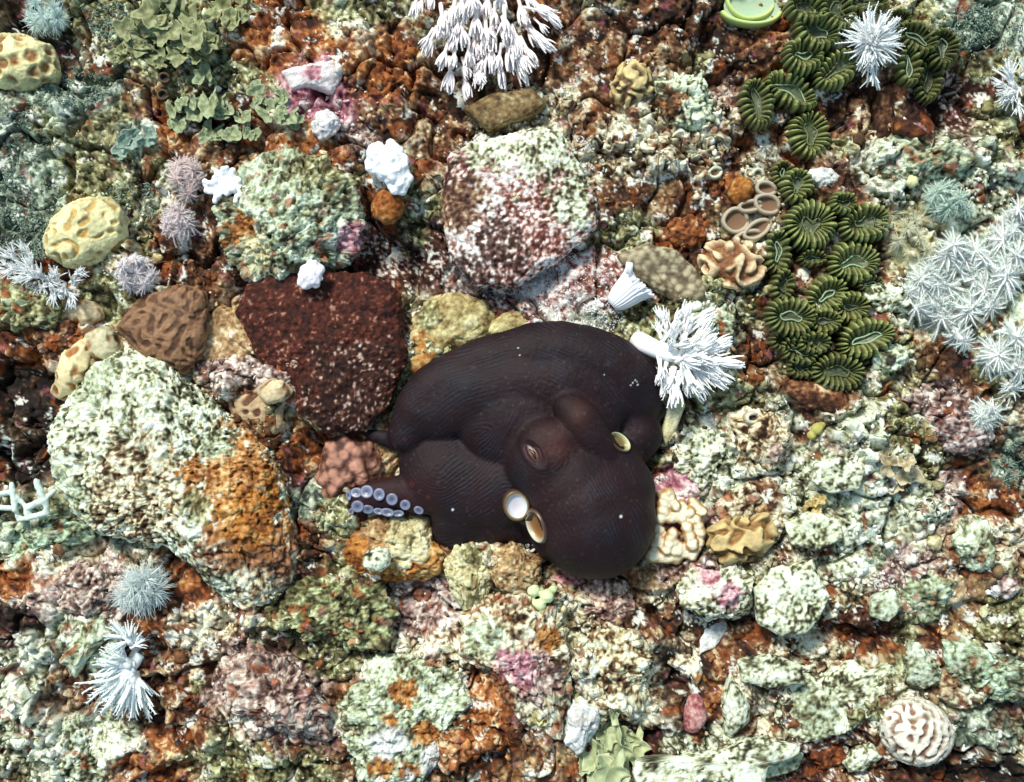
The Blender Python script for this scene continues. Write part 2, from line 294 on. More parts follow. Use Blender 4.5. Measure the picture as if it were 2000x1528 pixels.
# ------------------------------------------------------------------ closed, displaced domes: rocks and massive corals
def rad_from_poly(pts, th):
    pts = np.asarray(pts, float); c = pts.mean(0)
    q = np.roll(pts, -1, 0); t = np.linspace(0, 1, 40, endpoint=False)[:, None, None]
    D = (pts[None]*(1-t) + q[None]*t - c).reshape(-1, 2)
    a = np.arctan2(D[:, 1], D[:, 0]); r = np.hypot(D[:, 0], D[:, 1]); o = np.argsort(a); a = a[o]; r = r[o]
    a = np.concatenate([a - 2*math.pi, a, a + 2*math.pi]); r = np.tile(r, 3)
    R = np.interp(th, a, r); k = max(3, len(th)//90) | 1
    R = np.convolve(np.tile(R, 3), np.ones(k)/k, 'same')[len(th):2*len(th)]
    return c, R
ROCKS = []
def dome(name, label, cat, shp, h, pal, seed=1, pat=None, rough=1.0, knob=None, e=.75, parent=None, group=None, z=None, step=2.9, patches=(), mat=None, wob=.16, kind=None, lift=0, tint=None, spots=True, ploc=None, fac=True):
    if isinstance(shp, tuple):
        cx, cy, rx, ry, deg = shp; Rm = (rx+ry)/2
    else:
        th0 = np.linspace(-math.pi, math.pi, 90, endpoint=False); c0, R0 = rad_from_poly(shp, th0); cx, cy = c0; Rm = R0.mean()
    nh = int(max(9, min(150, (Rm + h)*1.45/step))); g = np.linspace(-1, 1, 2*nh+1); U, Vv = np.meshgrid(g, g); U = U.ravel(); Vv = Vv.ravel()
    big = np.abs(U) >= np.abs(Vv); q = np.where(big, U, Vv); o_ = np.where(big, Vv, U); ang = (math.pi/4)*o_/np.where(np.abs(q) < 1e-9, 1, q)
    dx = np.where(big, q*np.cos(ang), q*np.sin(ang)); dy = np.where(big, q*np.sin(ang), q*np.cos(ang)); th = np.arctan2(dy, dx); rr = np.hypot(dx, dy)
    tt = np.linspace(-math.pi, math.pi, 361)[:-1]
    if isinstance(shp, tuple):
        a = tt - math.radians(deg); Rt = rx*ry/np.sqrt((ry*np.cos(a))**2 + (rx*np.sin(a))**2)
        Rt = Rt * (1 + wob*(gn(np.cos(tt)*1.1+7, np.sin(tt)*1.1, 0, seed) + .6*gn(np.cos(tt)*2.6, np.sin(tt)*2.6, 3, seed)))
    else: Rt = rad_from_poly(shp, tt)[1]
    R = np.interp(th, np.append(tt, math.pi), np.append(Rt, Rt[0]))
    zb = zg(cx, cy) if z is None else z
    zb += lift
    s0 = 1 - (zb + .2*h)/H
    pw = .9 if e > .5 else .5; rr = np.clip(rr, 0, 1)
    pt_ = np.linspace(0, .66*math.pi, 1500); s_ = np.sin(pt_)**pw*Rm; z_ = np.sign(np.cos(pt_))*np.abs(np.cos(pt_))**e*h
    arc = np.concatenate([[0], np.cumsum(np.hypot(np.diff(s_), np.diff(z_)))]); ph = np.interp(rr*arc[-1], arc, pt_)
    cs = np.cos(ph); sn = np.abs(np.sin(ph))**pw
    x = R*np.cos(th)*sn; y = R*np.sin(th)*sn; zz = np.sign(cs)*np.abs(cs)**e*h*np.where(cs < 0, .9, 1)
    if rough > .6 and not pat and fac:                            # broken faces
        fr = np.random.default_rng(seed+500)
        for _ in range(9):
            a0 = fr.uniform(0, 6.28); el = fr.uniform(.15, 1.3); q0, q1, q2 = math.cos(a0)*math.cos(el), math.sin(a0)*math.cos(el), math.sin(el)
            ov = np.maximum(0, (x/R)*q0 + (y/R)*q1 + (zz/h)*q2 - fr.uniform(.82, 1.0)); x = x - ov*q0*R; y = y - ov*q1*R; zz = zz - ov*q2*h
    n = np.stack([x/(Rm*Rm), y/(Rm*Rm), zz/(h*h)], -1); n /= np.linalg.norm(n, axis=1)[:, None] + 1e-9
    o = seed*97.3
    f = min(1.0, Rm/60)
    d = gn(x/(Rm*.9), y/(Rm*.9), zz/(Rm*.9), seed)*Rm*.13*min(rough, 1) + gn(x/28+o, y/28, zz/28, seed+1)*7*rough*f + gn(x/12+o, y/12, zz/12, seed+2)*3.2*rough*f + gn(x/5.5+o, y/5.5, zz/5.5, seed+3)*2.0*rough
    bias = 0
    if rough > .6:
        w1, wi, w2 = worley(x/34+o+gn(x/20, y/20, zz/20, 3)*.3, y/34, zz/34, seed+2, True); d = d + (1-np.clip(w1, 0, 1)**2)*4*wi*f - (1-sstep(0, .1, w2-w1))*3*f + gn(x/4+o, y/4, zz/4, seed+8)*1.3*rough
    if knob:
        kl, ka = knob; w1, wi = worley(x/kl+o, y/kl, zz/kl, seed)
        d = d + (1 - np.clip(w1, 0, 1)**2)*ka*(.4+.9*wi) ; bias = (wi-.5)*.35
    if rough > .6:
        pt = gn(x/15+o, y/15, zz/15, seed+5); d = d - sstep(.3, .5, pt)*10*f - sstep(.34, .6, gn(x/8+o, y/8, zz/8, seed+6))*5*f*rough
    wx_, wy_ = x + cx, y + cy
    nf = nfields(x+o, y, zz, seed+10)
    Cc = pcol(pal, nf, bias)
    if spots:
        sp = sstep(.36, .46, gn(x/24+o, y/24, zz/24, seed+20) + .3*nf[0])[:, None]*.75; Cc = Cc*(1-sp) + lin((170,84,34))*(.75+.5*nf[0][:, None])*sp
        sp = sstep(.42, .5, gn(x/30+o, y/30, zz/24, seed+21) + .3*nf[0])[:, None]*.3; Cc = Cc*(1-sp) + lin((170,112,118))*(.85+.4*nf[0][:, None])*sp
    for (qx, qy, qr, rg) in patches:
        m = sstep(1.25, .8, np.hypot(wx_-qx, wy_-qy)/qr + .55*gn(x/30+o, y/30, zz/22, seed+30) + .35*gn(x/11+o, y/11, zz/11, seed+31) + .25*nf[0])[:, None]*.92
        Cc = Cc*(1-m) + pcol(rg, nf, 0)*m
    if pat:
        kind_, lam, amp, c_lo, c_hi = pat[:5]
        if kind_ == 'maze':
            q = gn(x/40+o, y/40, zz/40, 5)*lam*.8; v = maze(x+q, y-q, zz, lam, seed, pat[5] if len(pat) > 5 else None)
            th_ = pat[6] if len(pat) > 6 else -.1; m = sstep(th_-.55, th_+.6, v)
            d = d + abs(amp)*(m-.5)
        elif kind_ == 'spots':
            w1, wi, w2 = worley(x/lam+gn(x/20, y/20, zz/20, 3)*.25+o, y/lam, zz/lam, seed, True)
            sz = .43 + .12*gn(x/30, y/30, zz/30, 9); m = sstep(sz-.16, sz+.22, w1)
            d = d + amp*(m-.5)
        elif kind_ == 'hex':
            w1, wi, w2 = worley(x/lam+o, y/lam, zz/lam, seed, True); m = 1 - sstep(.05, .4, w2-w1); d = d + amp*(m-.5)
        elif kind_ == 'balls':
            w1, wi = worley(x/lam+o, y/lam, zz/lam, seed); m = sstep(.75, .25, w1); d = d + amp*(1-np.clip(w1, 0, 1)**2)
        d = d + gn(x/6+o, y/6, zz/6, seed+40)*1.0 + gn(x/3+o, y/3, zz/3, seed+41)*.7 + gn(x/26+o, y/26, zz/26, seed+42)*3
        m = np.clip(m + .28*gn(x/7+o, y/7, zz/7, seed+43), 0, 1)[:, None]; a_ = nf[0][:, None]*.32 + nf[1][:, None]*.25 + nf[2][:, None]*.3 + 1
        Cc = (lin(c_lo)*(1-m) + lin(c_hi)*m)*a_ + Cc*0
    if tint is not None: Cc = Cc*np.asarray(tint)
    x = x + n[:, 0]*d; y = y + n[:, 1]*d; zz = zz + n[:, 2]*d
    V = np.stack([x*K*s0, -y*K*s0, zz*K*s0], -1)
    me = mesh(name, V, grid_faces(2*nh+1, 2*nh+1)[:, ::-1], Cc, mat or (M_CORAL if pat else M_ROCK))
    loc = P(cx, cy, zb + .2*h); loc[2] -= .2*h*K
    if parent is not None: loc = loc - np.asarray(ploc if ploc is not None else parent.location)
    ROCKS.append((cx, cy, Rm))
    return link(name, me, parent, loc, label, cat, group, kind)

# ------------------------------------------------------------------ boulders and rocks
dome('boulder', 'largest boulder, pale granular crust turning orange on its flank facing the octopus', 'boulder',
 [(215,695),(270,680),(330,700),(360,750),(410,785),(450,812),(500,850),(540,910),(562,990),(572,1060),(568,1130),(535,1180),(475,1200),(425,1170),(380,1105),(330,1055),(270,1045),(190,1040),(140,1000),(110,930),(95,850),(115,790),(160,740)], 84, 'crustw', 11, rough=.85, knob=(9,3.5), e=.7, fac=False, lift=4, spots=False,
 patches=[(285,950,95,'crust'),(180,740,50,'mint'),(130,960,50,'mint'),(500,1060,100,'rust'),(465,930,85,'orange'),(500,1010,60,'orange'),(400,985,30,'olive'),(500,1150,45,'crust'),(440,1150,30,'crustw'),(430,870,30,'mint')])
dome('boulder', 'mint grey knobby boulder overhanging the dark maroon hollow', 'boulder',
 [(500,315),(560,292),(640,312),(690,372),(706,440),(700,500),(650,525),(590,535),(545,545),(490,548),(450,510),(436,450),(430,400),(458,350)], 66, 'mint', 13, rough=1.15, knob=(26,11), patches=[(480,455,32,'orange'),(505,495,30,'cream'),(690,470,30,'pink'),(640,330,60,'olive')])
dome('table_coral', 'pink and white granular table coral with a fuzzy pale rim', 'coral',
 [(872,300),(940,275),(1040,250),(1095,255),(1130,320),(1160,380),(1166,440),(1130,475),(1085,510),(1010,560),(930,560),(885,510),(862,410)], 34, 'grain', 14, rough=.55, fac=False, knob=(9,4), patches=[(1120,400,45,'crustw'),(960,275,60,'crustw'),(1060,290,60,'crustw'),(1140,330,45,'crustw'),(885,400,60,'brown'),(900,540,50,'maroon'),(980,480,50,'maroon')], spots=False, e=.6)
dome('boulder', 'dark maroon dome speckled with white, its top painted dark as a shaded hollow, beside the octopus arm', 'boulder',
 [(455,610),(480,560),(540,528),(620,520),(720,530),(775,575),(792,690),(762,790),(705,842),(630,850),(580,815),(575,760),(505,700)], 36, 'umber', 15, rough=.6, fac=False, knob=(8,3.2), patches=[(690,750,80,'maroon'),(650,815,60,'maroon'),(585,840,26,'olive')], spots=False, tint=(.82,.74,.7), lift=-18)  # unspeckled umber top paints in the shade of the hollow under the boulder
dome('rock', 'mauve white crust wedged between the maroon dome and the tan slope', 'rock', (560,745,48,34,60), 26, 'mauve', 16, knob=(9,4), lift=8)
dome('sand_coral', 'smooth sand yellow coral mound behind the top of the octopus', 'coral',
 [(800,650),(830,595),(885,572),(940,585),(965,610),(960,645),(940,670),(870,690),(820,735),(785,720)], 42, 'sand', 17, rough=.55, knob=(22,7), spots=False, patches=[(815,690,34,'orange'),(840,620,22,'olive')])
dome('sand_coral', 'low pale yellow coral lobe touching the crown of the octopus web', 'coral', (1005,632,48,24,-12), 22, 'sand', 18, rough=.5, spots=False, lift=6)
dome('rock', 'tan orange rock under the sucker covered arm tip', 'rock',
 [(692,1030),(720,1008),(790,1003),(835,1015),(838,1055),(870,1075),(868,1115),(830,1132),(730,1130),(690,1115),(662,1085),(668,1050)], 46, 'orange', 19, rough=.7, knob=(24,7), patches=[(790,1050,48,'cream'),(735,1030,30,'tan')], spots=False, lift=20, fac=False)
dome('rock', 'rounded white finger stone lying on the tan orange rock', 'rock', (735,1095,28,24,-40), 24, 'crustw', 20, rough=.6, spots=False, lift=54)
dome('rock', 'yellow green crusted lump at the ragged web edge of the octopus', 'rock', [(895,1065),(925,1052),(955,1075),(962,1120),(955,1185),(905,1190),(880,1140),(872,1095)], 42, 'cream', 21, rough=1, knob=(14,5), patches=[(935,1075,30,'olive')], lift=4, spots=False)
dome('rock', 'tan granular rock between the yellow green lump and the mantle', 'rock', [(975,1072),(1005,1066),(1050,1095),(1058,1130),(1020,1160),(975,1150),(950,1110)], 40, 'tan', 22, rough=.9, knob=(9,4), tint=(1.05,1.1,1.1), spots=False)
dome('rock', 'round pinkish pebble below the tip of the mantle', 'rock', (1184,1178,54,50,20), 42, 'mauve', 23, rough=.8, knob=(10,4), tint=(1.15,1,.9), wob=.08, lift=4, spots=False)
dome('rock', 'brick pink small stone squeezed under the mantle', 'rock', (1110,1135,38,26,15), 22, 'pink', 24, rough=.8, tint=(.9,.8,.7))
dome('rock', 'pinkish white rounded stone next to the pale plate', 'rock', (1402,1156,74,54,8), 46, 'crustw', 25, rough=.9, knob=(16,6), patches=[(1420,1165,24,'pink'),(1380,1120,20,'pink')], tint=(1.02,.97,.97), spots=False)
dome('plate_stone', 'flat pale angular plate with a dark shaded rim', 'rock', [(1475,1150),(1510,1112),(1570,1100),(1585,1090),(1600,1130),(1620,1165),(1600,1205),(1575,1235),(1525,1243),(1480,1215)], 20, 'crustw', 26, rough=.45, knob=(40,3), e=.4, spots=False, lift=36, tint=(1.06,1.06,1.04))
dome('fan_plate', 'wide fan shaped pale plate with wavy edge', 'rock', [(1520,1335),(1545,1310),(1600,1325),(1660,1292),(1690,1310),(1748,1290),(1742,1320),(1710,1385),(1670,1420),(1610,1440),(1560,1450),(1515,1420),(1510,1370)], 20, 'crustw', 27, rough=.55, knob=(30,4), e=.4, patches=[(1590,1395,45,'mint')], spots=False, lift=44, tint=(1.05,1.05,1.02))
dome('rock', 'grey white wedge stone standing on its point', 'rock', [(1425,1312),(1440,1330),(1466,1375),(1462,1410),(1425,1442),(1412,1430),(1408,1360)], 44, 'crustw', 28, rough=.6, spots=False, tint=(.95,.95,.97))
dome('rock', 'long low pale slab at the bottom beside the algae leaf', 'rock', [(1245,1478),(1330,1480),(1400,1468),(1470,1440),(1560,1455),(1560,1475),(1500,1495),(1480,1560),(1240,1560)], 24, 'crustw', 29, rough=.58, knob=(30,4), e=.45, spots=False, lift=14)
dome('rock', 'rounded grey triangular stone with fine pimples', 'rock', [(1775,1255),(1800,1258),(1838,1310),(1838,1335),(1795,1345),(1762,1330)], 34, 'mint', 30, rough=.7, knob=(7,2.4), tint=(.85,.85,.88), spots=False)
dome('rock', 'grey green slab with a pink tinge near the picture edge', 'rock', [(1845,1255),(1880,1240),(1960,1290),(2040,1300),(2060,1350),(1980,1370),(1900,1350),(1850,1310)], 36, 'mint', 31, rough=1, knob=(18,6), tint=(.85,.92,.9))
dome('boulder', 'mint white boulder with orange sponge patches below the middle', 'boulder',
 [(655,1370),(690,1310),(740,1282),(820,1285),(895,1300),(925,1370),(905,1440),(895,1500),(850,1560),(700,1560),(660,1460)], 66, 'mint', 32, rough=1, knob=(17,6), patches=[(788,1345,24,'orange'),(768,1395,14,'orange'),(835,1425,24,'orange'),(755,1485,26,'orange'),(880,1440,22,'orange'),(800,1500,22,'orange'),(760,1440,30,'white'),(860,1480,30,'white'),(790,1550,40,'white')], spots=False)
dome('boulder', 'tall block of pink white and rust crust ending at a teal shaded crack', 'boulder', [(905,1215),(940,1180),(1020,1150),(1085,1170),(1104,1260),(1104,1380),(1095,1440),(1020,1420),(960,1330),(900,1280)], 56, 'crust', 33, rough=1.1, knob=(14,6), patches=[(1070,1245,26,'orange'),(1050,1320,45,'mauve'),(950,1240,40,'mint'),(1010,1300,40,'pink'),(960,1350,50,'rust')], e=.5)
dome('slab', 'olive grey turf covered slab below the tan orange rock', 'rock', [(560,1145),(640,1130),(745,1140),(768,1200),(755,1265),(680,1260),(600,1240),(560,1200)], 34, 'olive', 34, rough=1, knob=(13,5), e=.5, tint=(.95,1.02,1.0))
dome('slab', 'grey pink granular slab between the turf slab and the green lump', 'rock', [(770,1145),(870,1150),(890,1200),(880,1262),(800,1270),(775,1210)], 32, 'mauve', 35, rough=.9, knob=(12,4), e=.5)
dome('boulder', 'mauve white rubble boulder near the lower edge', 'boulder', [(440,1300),(490,1260),(540,1290),(600,1340),(640,1400),(640,1450),(560,1440),(500,1400),(450,1390)], 44, 'mauve', 36, rough=1.2, knob=(20,8), tint=(1,1,.95))
dome('rock', 'broad pale crusted chunk beside the teal crack', 'rock', [(1125,1235),(1170,1215),(1230,1225),(1275,1290),(1265,1360),(1230,1405),(1180,1385),(1130,1320)], 46, 'crust', 37, rough=1.2, knob=(18,7), spots=False, tint=(1.05,1.07,1.03))
dome('rock', 'knobby pale rock with a bright yellow sponge dot', 'rock', [(1260,1230),(1310,1215),(1345,1235),(1400,1300),(1415,1350),(1370,1375),(1345,1320),(1300,1290)], 42, 'crust', 38, rough=1.1, knob=(15,6), patches=[(1378,1330,24,'orange')], spots=False)
dome('rock', 'knobby grey green rock over a brown hollow', 'rock', (1806,1160,56,44,-10), 44, 'mint', 39, rough=1.1, knob=(20,8), tint=(.85,.88,.86))
dome('rock', 'white and green lump leaning over the brown slope', 'rock', [(1865,1060),(1880,1020),(1925,1015),(1940,1060),(1930,1110),(1900,1115),(1870,1090)], 42, 'mint', 40, rough=1, knob=(13,5))
dome('rock', 'purple centred stone with a bright crescent rim', 'rock', (1955,1140,34,26,10), 30, 'mauve', 41, rough=.9, knob=(11,4), patches=[(1935,1150,15,'white')])
dome('pebble', 'small round cream pebble on the grey rubble', 'pebble', (1826,1060,14,16,0), 16, 'cream', 42, rough=.4, lift=12, spots=False)
dome('rock', 'pale rock with a round hole painted dark next to the crusted rubble', 'rock', [(1430,820),(1460,800),(1510,810),(1548,850),(1545,895),(1500,920),(1450,880)], 48, 'crust', 43, rough=.8, knob=(17,6), tint=(1.05,.98,.92), patches=[(1466,815,8,'dark'),(1515,880,20,'mauve')], spots=False)  # the hole is a dark patch, its inner shade put into the colour
dome('rock', 'chalky crusted rock touching the right fold of the octopus', 'rock', [(1325,850),(1370,835),(1420,850),(1440,900),(1420,950),(1360,950),(1320,910)], 44, 'crustw', 44, rough=1.15, knob=(17,7), spots=False)
dome('shell', 'thin ivory shell shard standing beside the octopus arm', 'shell', [(1300,790),(1330,765),(1338,790),(1320,840),(1298,872),(1290,850)], 30, 'cream', 45, rough=.3, spots=False, e=.4, lift=14)
dome('rock', 'mint crusted lump behind the white branching soft coral', 'rock', (1385,640,50,44,0), 34, 'mint', 46, rough=1, knob=(9,5))
dome('rock', 'pale crusted knoll with a rust hollow on top', 'rock', [(1285,165),(1320,145),(1365,150),(1390,195),(1395,245),(1345,260),(1300,235),(1280,200)], 42, 'crustw', 47, rough=1.1, knob=(12,5), patches=[(1308,210,28,'rust')], spots=False, tint=(.92,.96,.9))
dome('rock', 'white green rubble ridge below the brown hollow', 'rock', [(1720,275),(1780,262),(1800,300),(1870,275),(1905,320),(1880,350),(1800,345),(1760,365),(1715,320)], 38, 'mint', 48, rough=1.2, knob=(14,6))
dome('rock', 'white ribbed limpet like crust among the green corals', 'rock', (1610,347,36,17,12), 18, 'white', 49, rough=.7, knob=(8,3), lift=12, spots=False)
dome('rock', 'orange brown egg shaped stone under the white knobbly coral', 'rock', (756,405,30,32,0), 30, 'orange', 50, rough=.4, lift=16, spots=False, tint=(.75,.62,.6))
dome('rock', 'brown fan shaped flat stone below the drooping white soft coral', 'rock', [(905,215),(960,185),(1040,175),(1070,205),(1035,230),(990,245),(955,258)], 34, 'tan', 51, rough=.35, e=.4, spots=False, tint=(.62,.66,.6), lift=16)
dome('rock', 'pinkish white crust ledge above the rust patch', 'rock', [(550,140),(590,130),(640,118),(665,112),(668,150),(650,185),(610,170),(570,178)], 26, 'white', 52, rough=.6, knob=(18,4), spots=False, patches=[(615,150,18,'pink')], lift=16, tint=(1,.9,.93))
dome('rock', 'small white crust lump below the pinkish ledge', 'rock', (636,243,24,26,0), 24, 'white', 53, rough=.7, knob=(12,4), lift=14, spots=False, tint=(1,.93,.96))
dome('rock', 'fist shaped mound of brown and rust crust at the dark side', 'rock', (110,660,42,36,0), 30, 'brown', 54, rough=.9, knob=(12,5))
dome('rock', 'low crusted ledge over the dark side hollow', 'rock', [(-20,520),(60,560),(110,600),(110,640),(50,650),(-20,640)], 40, 'olive', 55, rough=1, knob=(14,6))
dome('rock', 'salmon coloured elongated stone in a rust gap', 'rock', (1357,1395,22,38,10), 26, 'pink', 56, rough=.6, tint=(.75,.6,.5), lift=2, spots=False)
dome('rock', 'rusty striped cobble below the fan shaped plate', 'rock', (1610,1472,38,28,0), 30, 'rust', 57, rough=.7, lift=6, tint=(1,.9,.9))
dome('rock', 'white angular chip beside the rusty striped cobble', 'rock', [(1665,1462),(1700,1452),(1725,1475),(1705,1500),(1660,1510),(1650,1490)], 24, 'crustw', 58, rough=.7, lift=8, spots=False)
dome('rock', 'white lump in the teal crack beside the pale algae leaf', 'rock', [(1110,1385),(1130,1355),(1165,1385),(1160,1430),(1130,1470),(1108,1450)], 36, 'white', 59, rough=.9, knob=(16,6), spots=False)
dome('rock', 'cream slab with lilac top close to the lower corner', 'rock', [(75,1430),(150,1400),(190,1440),(200,1560),(60,1560)], 34, 'crustw', 60, rough=1, knob=(15,6), tint=(.92,.98,.98))
dome('rock', 'mint chalk ridge beside the drooping soft coral', 'rock', [(120,1290),(165,1225),(200,1205),(215,1240),(180,1270),(150,1320)], 30, 'mint', 61, rough=1.1, knob=(12,6))
dome('rock', 'pale pimpled cushion beside the ghostly soft coral', 'rock', (165,1150,58,52,10), 34, 'mauve', 62, rough=.8, knob=(9,4), tint=(1.02,1.04,1.0), spots=False)
dome('rock', 'flat crusted shelf near the pale bubble coral', 'rock', (60,1055,110,36,-8), 26, 'mint', 63, rough=1, knob=(12,4), e=.5, tint=(.85,.97,.95))
dome('rock', 'smooth brown cobble at the foot of the green corals', 'rock', (1600,775,70,28,15), 24, 'brown', 64, rough=.5, spots=False, tint=(1.1,1,.95))
dome('rock', 'dark chocolate slab wedged in the brown hollow', 'rock', [(1710,170),(1738,168),(1745,230),(1735,275),(1700,275),(1705,220)], 26, 'brown', 65, rough=.5, e=.45, spots=False, tint=(.9,.9,.9), lift=6)
dome('rock', 'triangular red brown stone under the pale rubble ridge', 'rock', [(1745,228),(1775,240),(1812,262),(1790,275),(1745,258)], 22, 'rust', 66, rough=.4, e=.45, spots=False, tint=(.7,.7,.7), lift=10)
dome('rock', 'rounded rusty cobble near the curly coral', 'rock', (1340,455,36,30,0), 30, 'rust', 67, rough=.8, knob=(12,5))
dome('rock', 'smooth tan cobble lying behind the curly coral', 'rock', (1448,372,24,28,20), 22, 'orange', 68, rough=.4, tint=(.8,.75,.7), spots=False, lift=6)
dome('rock', 'brown purple rounded stone resting on the rust slope', 'rock', (1885,840,56,44,0), 34, 'mauve', 69, rough=1, knob=(15,6), tint=(.8,.8,.85))
dome('rock', 'pale crest of rubble under the star shaped soft corals', 'rock', (1735,580,50,26,10), 26, 'crustw', 70, rough=1, knob=(11,5), lift=8, spots=False)
dome('rock', 'greenish ring shaped crust under the star shaped soft corals', 'rock', (1742,700,34,24,-20), 24, 'mint', 71, rough=1, knob=(11,5), patches=[(1734,702,9,'dark')], lift=8, spots=False)
dome('rock', 'pale dimpled rock beside the octopus folded arm', 'rock', (1440,985,46,30,-20), 30, 'crust', 72, rough=1, knob=(14,6))
dome('rock', 'cream lump carrying tiny bubble polyps on the crack edge', 'rock', (1062,1170,42,38,0), 44, 'crust', 73, rough=1, knob=(14,5))
dome('plate_stone', 'thin pale shard lying between the fan plate and the wedge stone', 'rock', [(1440,1290),(1500,1275),(1565,1300),(1570,1335),(1500,1345),(1450,1330)], 14, 'crustw', 111, rough=.5, e=.4, spots=False, lift=22)
dome('plate_stone', 'curved cream shell like plate right of the cream knobby coral', 'rock', [(1530,1020),(1580,1000),(1640,1015),(1650,1050),(1600,1075),(1545,1065)], 14, 'crustw', 112, rough=.5, e=.4, spots=False, lift=20, tint=(1,1,.92))
dome('plate_stone', 'tilted pale flake in the chalky rubble north of the cream plate', 'rock', [(1590,905),(1650,890),(1690,915),(1675,955),(1620,965),(1585,940)], 14, 'crustw', 113, rough=.5, e=.4, spots=False, lift=22)
dome('plate_stone', 'forked chalk slab pointing at the corner below the fan plate', 'rock', [(1475,1440),(1540,1462),(1570,1470),(1560,1500),(1500,1520),(1450,1500)], 14, 'mint', 114, rough=.5, e=.4, spots=False, lift=26)
dome('plate_stone', 'jagged white flake standing in the brown gap below the pinkish stone', 'rock', [(1370,1225),(1410,1205),(1425,1225),(1395,1265),(1365,1275)], 14, 'white', 115, rough=.6, e=.4, spots=False, lift=20)
dome('plate_stone', 'grey green flake next to the knobby grey green rock', 'rock', [(1700,1165),(1745,1150),(1765,1180),(1735,1215),(1700,1205)], 14, 'mint', 116, rough=.5, e=.4, spots=False, lift=20)
# ------------------------------------------------------------------ hard corals
dome('brain_coral', 'bright yellow brain coral with deep brown pits at the upper corner', 'coral', [(-60,90),(0,70),(50,70),(95,90),(112,140),(105,160),(40,175),(-60,170)], 58, 'cream', 80, pat=('spots', 26, 8, (136,92,48), (218,210,156)), rough=.3, lift=14)
dome('brain_coral', 'round pale yellow brain coral with short ochre valleys', 'coral', (168,452,82,62,-28), 60, 'cream', 81, pat=('maze', 22, 5, (186,152,88), (216,208,158), None, -.6), rough=.3, lift=10, wob=.06)
dome('brain_coral', 'large brown brain coral with dark dimples on its steep face', 'coral', [(300,570),(350,555),(400,572),(408,640),(390,700),(360,732),(320,715),(280,700),(225,640),(255,600)], 46, 'tan', 82, pat=('maze', 20, 3.4, (88,60,42), (136,100,72), (1,1,1), -.45), rough=.3, lift=4)
dome('brain_coral', 'cream brain coral with orange brown strokes against the largest boulder', 'coral', [(110,740),(125,690),(160,662),(180,670),(185,720),(150,770),(122,782),(100,765)], 40, 'cream', 83, pat=('maze', 30, 4, (140,86,36), (214,198,152), None, -.8), rough=.2, lift=6)
dome('brain_coral', 'small grey cream brain coral dome with a few brown dots', 'coral', (200,673,36,34,0), 36, 'cream', 84, pat=('spots', 26, 4, (140,88,42), (204,196,160)), rough=.2, lift=6, wob=.05)
dome('brain_coral', 'cream lobe of brain coral half hidden under brown turf', 'coral', (160,608,44,28,25), 28, 'cream', 85, pat=('spots', 27, 4, (134,84,42), (204,186,150)), rough=.2, lift=4)
dome('brain_coral', 'cream and cocoa brain coral squeezed behind the orange flank of the largest boulder', 'coral', [(440,780),(480,765),(540,755),(558,790),(556,835),(530,862),(490,840),(460,815)], 34, 'tan', 86, pat=('maze', 24, 5, (90,54,36), (190,162,124), None, -.45), rough=.2, lift=8)
dome('brain_coral', 'pale double lobed brain coral nub above the cocoa one', 'coral', (535,765,32,22,-10), 24, 'cream', 87, pat=('maze', 30, 4, (130,88,56), (208,188,150), None, -.9), rough=.2, lift=26)
dome('folded_coral', 'tan coral with sharp pale folded ridges', 'coral', (1432,518,62,46,10), 44, 'tan', 88, pat=('maze', 34, 13, (120,74,42), (222,196,156), (1,.6,.5), .2), rough=.3, lift=8, wob=.06)
dome('folded_coral', 'small buff coral head with slanting ridges near the brown slope', 'coral', (1234,162,36,42,35), 36, 'cream', 89, pat=('maze', 19, 8, (90,66,44), (214,190,134)), rough=.3, lift=14)
dome('maze_coral', 'white maze coral with plump meandering walls', 'coral', (1792,1432,68,60,20), 54, 'cream', 90, pat=('maze', 17, 8, (120,88,68), (222,216,200), None, -.5), rough=.1, lift=10, wob=.05)
dome('honeycomb_coral', 'flat grey olive honeycomb coral above the branching soft coral', 'coral', [(1205,500),(1260,478),(1320,490),(1370,540),(1380,585),(1340,600),(1290,570),(1240,540)], 26, 'honey', 91, pat=('balls', 12.5, 3.5, (98,82,62), (170,160,130)), rough=.3, e=.5, lift=10)
dome('bubble_coral', 'brown coral covered in pink tipped knobs under the maroon dome', 'coral', [(640,870),(680,845),(725,865),(742,905),(730,940),(680,955),(640,990),(622,940)], 36, 'tan', 92, pat=('balls', 19, 9, (82,48,38), (186,134,112)), rough=.2, lift=4)
dome('lobed_coral', 'brown ridged coral beside the cream knobby coral', 'coral', [(1385,1040),(1420,1020),(1500,1005),(1515,1050),(1480,1090),(1420,1098),(1385,1080)], 38, 'sand', 93, pat=('maze', 30, 14, (122,88,46), (196,172,120)), rough=.4, lift=8)
dome('brain_coral', 'smooth tan coral skin on the slope behind the maroon dome', 'coral', [(385,640),(430,600),(480,610),(500,660),(480,720),(420,735),(380,710)], 22, 'tan', 94, rough=.45, knob=(7,2), spots=False, e=.5)

